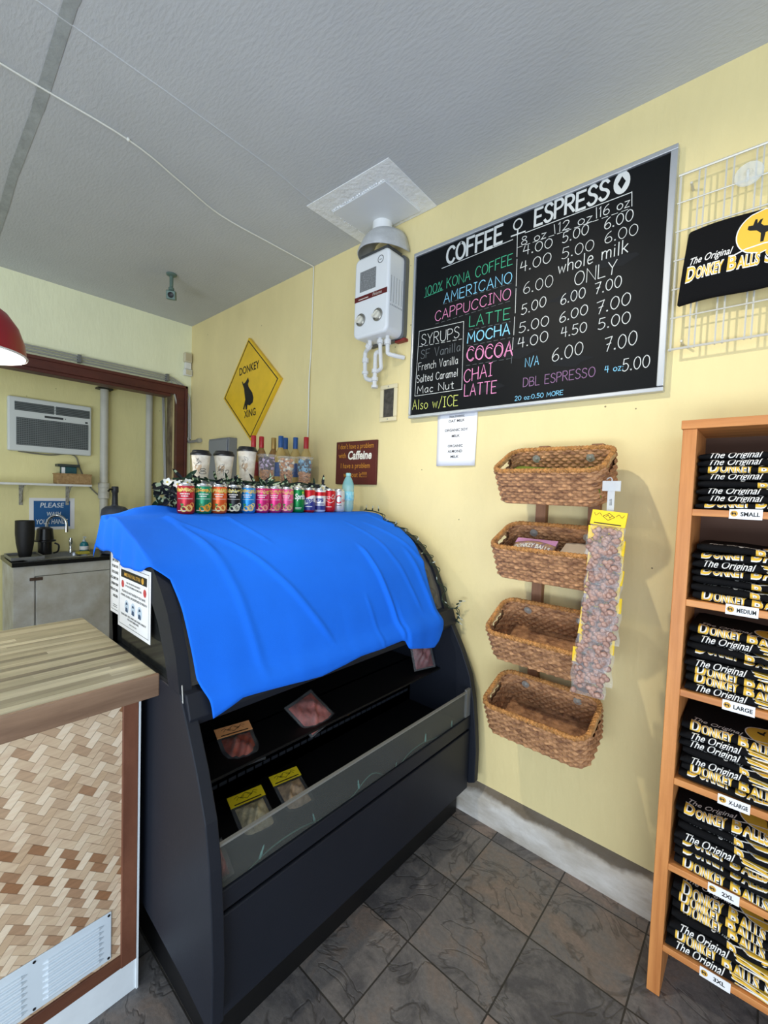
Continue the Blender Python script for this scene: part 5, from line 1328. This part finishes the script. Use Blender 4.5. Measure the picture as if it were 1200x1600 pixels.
# clear cups of snacks
CUPC = M('clear_cup', (236, 240, 240), .06, alpha=.12, spec=.8)
def snack_cup(lab, y, lo, hi, seed, h=.135, x=2.27):
    R_ = random.Random(seed)
    t = local_thing('snack_cup', lab, 'snack cup', 'clear cups of snacks on the machine')
    MB().lathe([(.001, .002), (.031, .002), (.032, 0), (.045, h), (.047, h+.002), (.047, h+.005)], n=32).build('cup', CUPC, t, smooth=True)
    MB().lathe([(.048, h+.003), (.048, h+.008), (.044, h+.010), (.001, h+.010)], n=32).build('lid', CUPC, t, smooth=True)
    for nm, col, z0, z1 in (('lower_snacks', lo, .008, h*.48), ('upper_snacks', hi, h*.50, h*.95)):
        b = MB()
        for k in range(150):
            a = R_.uniform(0, 2*PI); z = R_.uniform(z0, z1); r = (.030+.013*z/h-.008)*math.sqrt(R_.uniform(.3, 1)); p = (r*math.cos(a), r*math.sin(a), z)
            if nm == 'lower_snacks':
                f = rot_to(p, Vector((R_.uniform(-1, 1), R_.uniform(-1, 1), R_.uniform(-1, 1))).normalized()); b.lathe([(.001, -.010), (.0042, -.009), (.0042, .009), (.001, .010)], n=5, fn=f, m=0)
            else: b.ball(p, R_.uniform(.006, .009), m=R_.randint(0, 1), n=7, k=4)
        o = b.build(nm, [M('snack_'+c[0], c[1], .45) for c in col], t, smooth=True); o['kind'] = 'stuff'
    t.location = (x, y, 1.5755)
PRZ = [('pretzel', (186, 128, 76)), ('pretzel2', (206, 158, 106))]
snack_cup('clear snack cup with purple and dark sweets above pretzels', -.648, PRZ, [('lilac', (186, 160, 190)), ('plum', (60, 32, 44))], 1)
snack_cup('clear snack cup filled mostly with brown pretzel sticks', -.528, PRZ, [('pretzel', (186, 128, 76)), ('pale_mix', (214, 206, 190))], 2)
snack_cup('clear snack cup with blue and black sweets above pretzels', -.411, PRZ, [('sky', (110, 160, 190)), ('inkblue', (34, 44, 60))], 3, .142)
# garland of artificial leaves and white flowers along the front edge of the machine
t = thing('flower_garland', 'garland of striped dark leaves and white flowers beneath the paper cups', 'garland', (2.36, -.75, 1.54))
R_ = random.Random(5); b = MB()
def leaf(b, p, d, L, wd, m):
    d = Vector(d).normalized(); sd = d.cross(Vector((1, 0, .3))).normalized(); nn = d.cross(sd).normalized()
    pts_ = []
    for k in range(6):
        k_ = k/5; c = Vector(p)+d*L*k_+nn*(-.25*L*k_*k_); w_ = wd*math.sin(PI*(.08+.92*k_))**.8
        pts_.append((c-sd*w_, c+nn*.004, c+sd*w_))
    for k in range(5):
        b.add([pts_[k][0], pts_[k][1], pts_[k+1][1], pts_[k+1][0]], [(0, 1, 2, 3)], m); b.add([pts_[k][1], pts_[k][2], pts_[k+1][2], pts_[k+1][1]], [(0, 1, 2, 3)], m if R_.random() < .6 else 2)
for k in range(110):
    y = R_.uniform(-1.12, -.33); leaf(b, (2.355+R_.uniform(0, .012), y, 1.545+R_.uniform(0, .035)), (R_.uniform(-.1, .3), R_.uniform(-1, 1), R_.uniform(-.7, .45)), R_.uniform(.04, .075), R_.uniform(.006, .011), R_.randint(0, 1))
for k in range(80):
    y = R_.uniform(-1.18, -1.0); leaf(b, (2.34+R_.uniform(-.02, .02), y, 1.480+R_.uniform(-.02, .08)), (R_.uniform(-.2, .3), R_.uniform(-.7, .8), R_.uniform(-.6, .2)), R_.uniform(.04, .07), R_.uniform(.010, .016), R_.choice([1, 1, 1, 0]))
lv = b.build('leaves', [M('leaf_dark', (30, 58, 40), .5), M('leaf_navy', (24, 30, 40), .5), M('leaf_pale', (186, 206, 168), .5)], t); lv['kind'] = 'stuff'
b = MB(); b.tube(catmull([(2.352+.006*math.sin(k*2), -1.14+.09*k, 1.575+.006*(k % 2)) for k in range(10)], 4), .005, 6); b.build('cord', M('garland_cord', (40, 60, 44), .6), t)
WFL = M('white_petal', (236, 236, 226), .6); YFL = M('flower_eye', (222, 196, 80), .6)
for k, y in enumerate((-1.17, -1.13, -1.09, -.97, -.93, -.84, -.74, -.66, -.56, -.53, -.46, -.43, -.37)):
    c = Vector((2.372+R_.uniform(0, .006), y, 1.556+R_.uniform(-.010, .010))); f = rot_to(c, Vector((.85, -.4, R_.uniform(.0, .6))).normalized()); b = MB()
    for p in range(5):
        a = 2*PI*p/5+k
        for s in range(3):
            pass
        b.grid(lambda u, v: f((.003+.014*u)*math.cos(a)+(v-.5)*.014*math.sin(PI*(.15+.8*u))*-math.sin(a), (.003+.014*u)*math.sin(a)+(v-.5)*.014*math.sin(PI*(.15+.8*u))*math.cos(a), .006*u*u+.002*p % .003), 6, 4)
    fl = b.build('flower', WFL, t, smooth=True); b = MB(); b.ball(f(0, 0, .002), .004, n=8, k=4); b.build('flower_eye', YFL, fl)
# syrup bottles
SYG = M('syrup_glass', (150, 106, 52), .08, alpha=.72, spec=.7); SYC = M('syrup_pale', (206, 178, 110), .08, alpha=.6, spec=.7)
caps = {'red': REDC, 'gold': M('gold_foil', (168, 138, 78), .4, .5), 'blue': M('blue_foil', (34, 84, 150), .4)}
def syrup(lab, x, y, cap, glass, lbl):
    t = local_thing('syrup_bottle', lab, 'syrup bottle', 'syrup bottles on the ledge')
    MB().lathe([(.034, 0), (.037, .006), (.037, .165), (.030, .195), (.017, .222), (.0145, .235), (.0145, .262)], n=24).build('bottle', glass, t, smooth=True)
    MB().lathe([(.0155, .226), (.0162, .232), (.0165, .30), (.0150, .304), (.001, .304)], n=20).build('cap', caps[cap], t, smooth=True, ang=50)
    MB().lathe([(.0374, .04), (.0376, .041), (.0376, .13), (.0374, .131)], n=24).build('label', M('syrup_label_'+lbl[0], lbl[1], .5, var=.3, vscale=40), t, smooth=True)
    t.location = (x, y, 1.5905)
LBL = [('blue', (60, 90, 150)), ('cream', (216, 206, 180)), ('red', (150, 50, 50))]
syrup('red-capped syrup bottle, first of the row, behind the tallest cup', 1.60, -.310, 'red', SYG, LBL[2])
syrup('red-capped syrup bottle beside the gold-capped ones', 1.60, -.250, 'red', SYG, LBL[1])
syrup('gold-capped syrup bottle standing nearest the red cap', 1.62, -.168, 'gold', SYG, LBL[1])
syrup('gold-capped syrup bottle standing next to a blue cap', 1.62, -.088, 'gold', SYG, LBL[0])
syrup('front blue-capped syrup bottle, tallest of the blue caps', 1.755, -.205, 'blue', SYC, LBL[0])
syrup('blue-capped syrup bottle half hidden at the back', 1.70, -.128, 'blue', SYC, LBL[0])
syrup('blue-capped syrup bottle beside the last red cap', 1.785, -.110, 'blue', SYC, LBL[0])
syrup('red-capped syrup bottle at the wall end of the row', 1.87, -.088, 'red', SYC, LBL[2])
# ================================================================== alcove
AX = -.5
t = thing('air_conditioner', 'white window air conditioner set in the alcove wall', 'air conditioner', (AX, -.98, 2.0))
ACW = M('air_conditioner_white', (214, 218, 216), .45); ACG = M('air_conditioner_grille', (112, 118, 118), .5)
b = MB(); b.box(AX, AX+.05, -1.268, -.690, 1.785, 2.225); b.build('case', ACW, t, bevel=.012)
P = facex(AX+.0515)
b = MB(); b.box(AX+.05, AX+.0515, -1.225, -.965, 2.115, 2.185); b.box(AX+.05, AX+.0515, -.952, -.705, 2.115, 2.185); b.build('air_outlet', M('outlet_dark', (70, 76, 76), .6), t)
b = MB()
for k in range(5): b.box(AX+.0515, AX+.056, -1.225, -.705, 2.121+.0135*k, 2.125+.0135*k)
b.build('outlet_louvres', ACG, t)
b = MB(); b.box(AX+.05, AX+.0515, -1.215, -.715, 1.835, 2.06); it = b.build('intake', M('intake_dark', (64, 68, 70), .6), t)
b = MB()
for k in range(15): b.box(AX+.0515, AX+.055, -1.215, -.715, 1.838+.015*k, 1.845+.015*k)
for k in range(34): b.box(AX+.0515, AX+.0545, -1.212+.0148*k, -1.209+.0148*k, 1.836, 2.058)
b.build('intake_grille', ACG, it)
b = MB(); b.rect(-1.03, 2.078, -.90, 2.096, P); b.disc(-.885, 2.087, .004, P, 0, 8); b.rect(-.74, 2.07, -.72, 2.085, P); b.build('control_strip', M('control_dark', (60, 64, 66), .5), t)
b = MB(); b.tube(catmull([(AX+.02, -1.2, 1.785), (AX+.012, -1.10, 1.775), (AX+.01, -.98, 1.772), (AX+.01, -.86, 1.79), (AX+.01, -.80, 1.77), (AX+.01, -.77, 1.68), (AX+.01, -.73, 1.58), (AX+.01, -.67, 1.48), (AX+.01, -.585, 1.40)], 6), .006, 8)
tag(b.build('power_cord', M('grey_cord', (128, 126, 112), .5), smooth=True), 'grey power cord running from the air conditioner down the alcove wall', 'cord')
PVC = M('pvc_pipe', (206, 204, 192), .4, var=.08, vscale=6)
t = thing('drain_pipe', 'thick white drain pipe in the alcove beside the air conditioner', 'pipe', (AX+.05, -.59, 1.2))
MB().tube([(AX+.05, -.59, .9), (AX+.05, -.59, 3.04)], .034, 16).build('pipe', PVC, t, smooth=True)
MB().lathe([(.034, 1.40), (.046, 1.405), (.046, 1.46), (.043, 1.465), (.043, 1.50), (.047, 1.505), (.047, 1.545), (.034, 1.55)], (AX+.05, -.59, 0), 18).build('coupling', PVC, t, smooth=True, ang=30)
MB().box(AX, AX+.088, -.65, -.53, 2.40, 2.415).build('strap', M('strap_dark', (60, 58, 54), .5, .4), t)
t = thing('vent_pipe', 'white pipe in the alcove nearest the brown door trim', 'pipe', (AX+.04, -.20, 1.2))
MB().tube([(AX+.04, -.20, .0), (AX+.04, -.20, 3.04)], .031, 16).build('pipe', PVC, t, smooth=True)
t = thing('alcove_conduit', 'pair of slim grey conduits in the alcove corner', 'pipe', (AX+.03, -.06, 1.2))
for y0, y1 in ((-.078, -.03), (-.066, -.018)): MB().tube([(AX+.02, y0, 2.7), (AX+.02, y1, 1.3)], .007, 8).build('conduit', GALV, t, smooth=True)
# shelf and what stands on it
t = thing('wall_shelf', 'narrow white shelf on two brackets below the air conditioner', 'shelf', (AX+.08, -1.0, 1.52))
MB().box(AX, AX+.17, -1.60, -.715, 1.508, 1.526).build('board', WHITE, t, bevel=.002)
for y in (-1.18, -.86):
    b = MB(); b.box(AX, AX+.006, y-.012, y+.012, 1.34, 1.508); b.box(AX, AX+.13, y-.012, y+.012, 1.502, 1.508)
    b.tube(catmull([(AX+.006, y, 1.36), (AX+.04, y, 1.39), (AX+.05, y, 1.44), (AX+.12, y, 1.50)], 4), .005, 6); b.build('bracket', M('bracket_worn_white', (190, 186, 172), .5, var=.4, vscale=40), t)
t = thing('woven_tray', 'small woven tray basket on the alcove shelf', 'basket', (AX+.09, -.835, 1.527))
WV = M('woven_palm', (182, 150, 104), .7, var=.4, vscale=50, col2=(140, 106, 66), bump=.4, bscale=160)
b = MB(); b.box(AX+.02, AX+.16, -.965, -.715, 1.5265, 1.533); b.box(AX+.02, AX+.026, -.965, -.715, 1.533, 1.612); b.box(AX+.154, AX+.16, -.965, -.715, 1.533, 1.612); b.box(AX+.026, AX+.154, -.965, -.959, 1.533, 1.612); b.box(AX+.026, AX+.154, -.721, -.715, 1.533, 1.612); b.build('woven_body', WV, t, bevel=.003)
b = MB(); b.tube([(AX+.02, -.965, 1.612), (AX+.16, -.965, 1.612), (AX+.16, -.715, 1.612), (AX+.02, -.715, 1.612), (AX+.02, -.965, 1.612)], .006, 6); b.build('rim', WV, t)
t = thing('folder_box', 'teal and white box leaning in the woven tray', 'box', (AX+.07, -.87, 1.6))
MB().box(AX+.05, AX+.11, -.925, -.815, 1.56, 1.675).build('box', M('teal_box', (38, 92, 98), .5, var=.2, vscale=30), t, bevel=.003)
MB().box(AX+.112, AX+.1135, -.925, -.90, 1.60, 1.67).build('white_flap', PAPER, t)
MB().box(AX+.03, AX+.13, -.955, -.795, 1.675, 1.697).build('lid', M('box_lid_dark', (54, 62, 58), .5), t, bevel=.003)
# hand-washing sign
t = thing('wash_sign', 'blue and white sign reading PLEASE WASH YOUR HANDS above the sink', 'sign', (AX, -.97, 1.27))
MB().box(AX, AX+.002, -1.125, -.805, 1.125, 1.40).build('sheet', PAPER, t)
MB().box(AX+.002, AX+.0026, -1.095, -.838, 1.150, 1.375).build('blue_panel', M('sign_blue', (30, 92, 150), .5), t)
b = MB(); P = facex(AX+.003)
for s_, z, w, c in (('PLEASE', 1.318, .17, -.967), ('WASH', 1.245, .10, -.955), ('YOUR HANDS', 1.175, .225, -.967)): b.text(s_, .040 if s_ != 'WASH' else .034, P, u=c, v=z, width=w, shear=.15, bold=.01)
b.build('lettering', M('sign_letter', (226, 232, 236), .5), t)
# sink cabinet
t = thing('sink_cabinet', 'old white sink cabinet with black counter in the alcove', 'cabinet', (-.22, -.93, 0))
SZ = .93; y0, y1 = -1.31, -.44
OLDW = M('worn_white_paint', (204, 206, 204), .55, var=.18, vscale=5, bump=.15, bscale=20, col2=(168, 162, 146))
b = MB(); b.box(-.48, -.03, y0+.01, y1, 0, SZ-.032); b.build('carcass', OLDW, t, bevel=.003)
b = MB(); b.box(-.03, -.008, y0+.01, y0+.135, 0, SZ-.034); b.box(-.03, -.008, y0+.135, y1, SZ-.115, SZ-.034); b.build('face_frame', OLDW, t, bevel=.002)
dr = MB().box(-.03, -.002, y0+.145, y1-.003, .05, SZ-.12).build('door', OLDW, t, bevel=.004)
b = MB()
for z in (SZ-.135, .25): b.box(-.002, .004, y0+.105, y0+.185, z-.012, z+.012); 
b.build('hinge', M('rusty_hinge', (84, 66, 56), .6, .4), dr, bevel=.002)
BT = M('black_laminate', (26, 27, 29), .25, var=.3, vscale=30)
b = MB(); b.box(-.49, .012, y0, y0+.10, SZ-.032, SZ); b.box(-.49, .012, -.78, y1, SZ-.032, SZ); b.box(-.49, -.44, y0+.1, -.78, SZ-.032, SZ); b.box(-.05, .012, y0+.1, -.78, SZ-.032, SZ); b.build('worktop', BT, t)
# steel sink
t = thing('steel_sink', 'stainless steel sink let into the black alcove counter', 'sink', (-.25, -1.0, SZ))
sx0, sx1, sy0, sy1 = -.455, -.035, y0+.085, -.765
b = MB(); lip = rrect(sx0, sx1, sy0, sy1, .04); inn = rrect(sx0+.06, sx1-.03, sy0+.035, sy1-.035, .05); bot = rrect(sx0+.08, sx1-.05, sy0+.055, sy1-.055, .05)
n = len(lip); rings = [[(x, y, SZ+.004) for x, y in lip], [(x, y, SZ+.006) for x, y in inn], [(x, y, SZ-.02) for x, y in inn], [(x, y, SZ-.15) for x, y in bot]]
b.add([p for r in rings for p in r], [(i*n+k, i*n+(k+1) % n, (i+1)*n+(k+1) % n, (i+1)*n+k) for i in range(3) for k in range(n)]+[tuple(range(3*n, 4*n))])
o = b.build('basin', STEEL, t, smooth=True, ang=50); s_ = o.modifiers.new('t', 'SOLIDIFY'); s_.thickness = .002
MB().lathe([(.035, SZ-.148), (.033, SZ-.146), (.02, SZ-.149), (.001, SZ-.149)], (-.25, -1.0, 0), 20).build('drain', STEEL, t, smooth=True)
CHR = M('chrome', (214, 216, 218), .12, 1)
t = thing('faucet', 'chrome gooseneck faucet arching over the steel sink', 'faucet', (-.43, -1.03, SZ))
fx, fy = -.425, -1.02
MB().lathe([(.027, SZ+.005), (.027, SZ+.012), (.020, SZ+.03), (.017, SZ+.12), (.012, SZ+.14)], (fx, fy, 0), 20).build('base', CHR, t, smooth=True)
arc = [(fx, fy, SZ+.12), (fx, fy, SZ+.24)]+[(fx+.045*(1-math.cos(a)), fy+.06*(1-math.cos(a)), SZ+.24+.085*math.sin(a)) for a in [PI*k/10 for k in range(1, 10)]]+[(fx+.09, fy+.12, SZ+.22)]
MB().tube(catmull(arc, 3), .011, 12).build('spout', CHR, t, smooth=True)
MB().tube([(fx+.09, fy+.12, SZ+.235), (fx+.09, fy+.12, SZ+.185)], .0135, 12).build('nozzle', CHR, t, smooth=True)
MB().tube([(fx+.012, fy-.01, SZ+.10), (fx+.04, fy-.03, SZ+.12), (fx+.075, fy-.05, SZ+.125)], .006, 8).build('lever', CHR, t, smooth=True)
t = thing('spray_head', 'chrome side sprayer standing beside the faucet', 'sprayer', (-.40, -.86, SZ))
MB().lathe([(.022, SZ+.004), (.022, SZ+.012), (.013, SZ+.03), (.011, SZ+.07), (.016, SZ+.10), (.012, SZ+.13), (.001, SZ+.132)], (-.36, -.865, 0), 16).build('body', CHR, t, smooth=True)
t = thing('soap_bottle', 'teal hand-soap pump bottle at the back of the sink', 'soap bottle', (-.30, -.785, SZ))
c = (-.30, -.78, 0)
MB().lathe([(.030, SZ+.001), (.033, SZ+.006), (.033, SZ+.07), (.026, SZ+.09), (.012, SZ+.10)], c, 20).build('body', M('teal_soap', (38, 118, 128), .2), t, smooth=True)
MB().lathe([(.0335, SZ+.03), (.0337, SZ+.031), (.0337, SZ+.06), (.0335, SZ+.061)], c, 20).build('label', PAPER, t)
b = MB(); b.lathe([(.013, SZ+.10), (.013, SZ+.115), (.005, SZ+.117), (.005, SZ+.135)], c, 12); b.box(c[0]-.008, c[0]+.035, c[1]-.008, c[1]+.008, SZ+.133, SZ+.144); b.build('pump', M('clear_pump', (190, 200, 200), .3), t, smooth=True)
# tall black tumbler on a rack of dishes
t = thing('dish_tray', 'grey dish drainer tray at the near side of the sink', 'tray', (-.22, -1.2, SZ))
DT = M('drainer_grey', (120, 122, 122), .4, .3)
b = MB(); b.box(-.36, -.06, -1.305, -1.10, SZ+.006, SZ+.012); b.box(-.36, -.06, -1.305, -1.298, SZ+.012, SZ+.03); b.box(-.36, -.06, -1.107, -1.10, SZ+.012, SZ+.03); b.box(-.36, -.353, -1.298, -1.107, SZ+.012, SZ+.03); b.box(-.067, -.06, -1.298, -1.107, SZ+.012, SZ+.03); b.build('tray', DT, t, bevel=.002)
t = thing('black_tumbler', 'tall black tumbler standing on the dish tray', 'tumbler', (-.2, -1.21, SZ+.012))
MB().lathe([(.036, SZ+.0125), (.040, SZ+.02), (.056, SZ+.12), (.062, SZ+.20), (.061, SZ+.30), (.058, SZ+.30), (.056, SZ+.20), (.034, SZ+.03), (.001, SZ+.03)], (-.20, -1.20, 0), 28).build('body', M('matt_black', (22, 22, 24), .55), t, smooth=True)
t = thing('blender_base', 'black upturned pitcher beside the faucet under the wash sign', 'pitcher', (-.455, -1.03, SZ))
b = MB(); b.lathe([(.046, SZ+.007), (.048, SZ+.02), (.048, SZ+.11), (.075, SZ+.115), (.075, SZ+.125), (.062, SZ+.13), (.054, SZ+.22), (.030, SZ+.235), (.001, SZ+.236)], (-.33, -1.05, 0), 24); b.build('body', M('dark_pitcher', (24, 24, 26), .3), t, smooth=True, ang=40)
b = MB(); b.tube(catmull([(-.30, -.99, SZ+.10), (-.285, -.965, SZ+.08), (-.29, -.97, SZ+.03), (-.31, -.995, SZ+.015)], 4), .007, 8); b.build('handle', BLACK, t, smooth=True)
t = thing('sponge', 'yellow sponge lying beside the soap bottle', 'sponge', (-.2, -.80, SZ))
MB().box(-.24, -.16, -.86, -.77, SZ+.0065, SZ+.026).build('foam', M('sponge_yellow', (190, 178, 70), .9, bump=.5, bscale=200), t, bevel=.006)
# water jug with pump spout
t = thing('water_jug', 'dark slate pump jug standing on the black alcove counter beside the drain pipe', 'jug', (-.13, -.595, .93))
c = (-.13, -.595, 0)
JG = M('slate_plastic', (66, 72, 86), .4)
MB().lathe([(.095, .932), (.105, .94), (.107, 1.27), (.100, 1.32), (.075, 1.342), (.028, 1.352), (.026, 1.36)], c, 28).build('body', JG, t, smooth=True, ang=50)
MB().lathe([(.026, 1.355), (.024, 1.36), (.022, 1.46), (.028, 1.47), (.028, 1.51), (.024, 1.52), (.001, 1.52)], c, 18).build('pump_neck', M('dark_slate', (44, 46, 54), .4), t, smooth=True, ang=40)
b = MB(); b.tube([(c[0], c[1], 1.49), (c[0]+.02, c[1]-.045, 1.495), (c[0]+.025, c[1]-.06, 1.475)], .008, 8); b.build('spout', BLACK, t, smooth=True)

# ================================================================== red pendant lamp
LR = M('red_enamel', (150, 24, 38), .3); LWH = M('white_enamel_inside', (240, 240, 236), .4)
lc = Vector((2.055, -1.725, 0)); zb = 1.99
t = thing('pendant_lamp', 'red enamel dome pendant lamp hanging over the counter', 'pendant lamp', (lc.x, lc.y, zb))
dome = [(.172, zb), (.166, zb+.05), (.150, zb+.10), (.120, zb+.145), (.080, zb+.175), (.040, zb+.192), (.030, zb+.21)]
MB().lathe(dome, lc, 40, cap=False).build('shade', LR, t, smooth=True)
MB().lathe([(r-.004, z-.003) for r, z in dome], lc, 40, cap=False).build('shade_lining', LWH, t, smooth=True)
MB().lathe([(.174, zb-.004), (.176, zb), (.172, zb+.004), (.168, zb-.001)], lc, 40, cap=False).build('rim', LWH, t, smooth=True)
MB().lathe([(.030, zb+.205), (.030, zb+.26), (.018, zb+.28), (.006, zb+.285)], lc, 20).build('cap', LR, t, smooth=True)
MB().tube([(lc.x, lc.y, zb+.28), (lc.x, lc.y, 3.045)], .0035, 8).build('flex', BLACK, t)
MB().lathe([(.045, 3.049), (.045, 3.03), (.02, 3.02), (.004, 3.018)], lc, 20).build('ceiling_rose', LR, t, smooth=True)
MB().lathe([(.012, zb+.18), (.013, zb+.12), (.028, zb+.085), (.033, zb+.055), (.024, zb+.03), (.001, zb+.022)], lc, 20).build('bulb', M('lit_bulb', (255, 244, 224), .4, emit=12), t, smooth=True)
lamp('pendant_light', 'POINT', (lc.x, lc.y, zb+.012), 14, (1.0, .93, .80), .02)
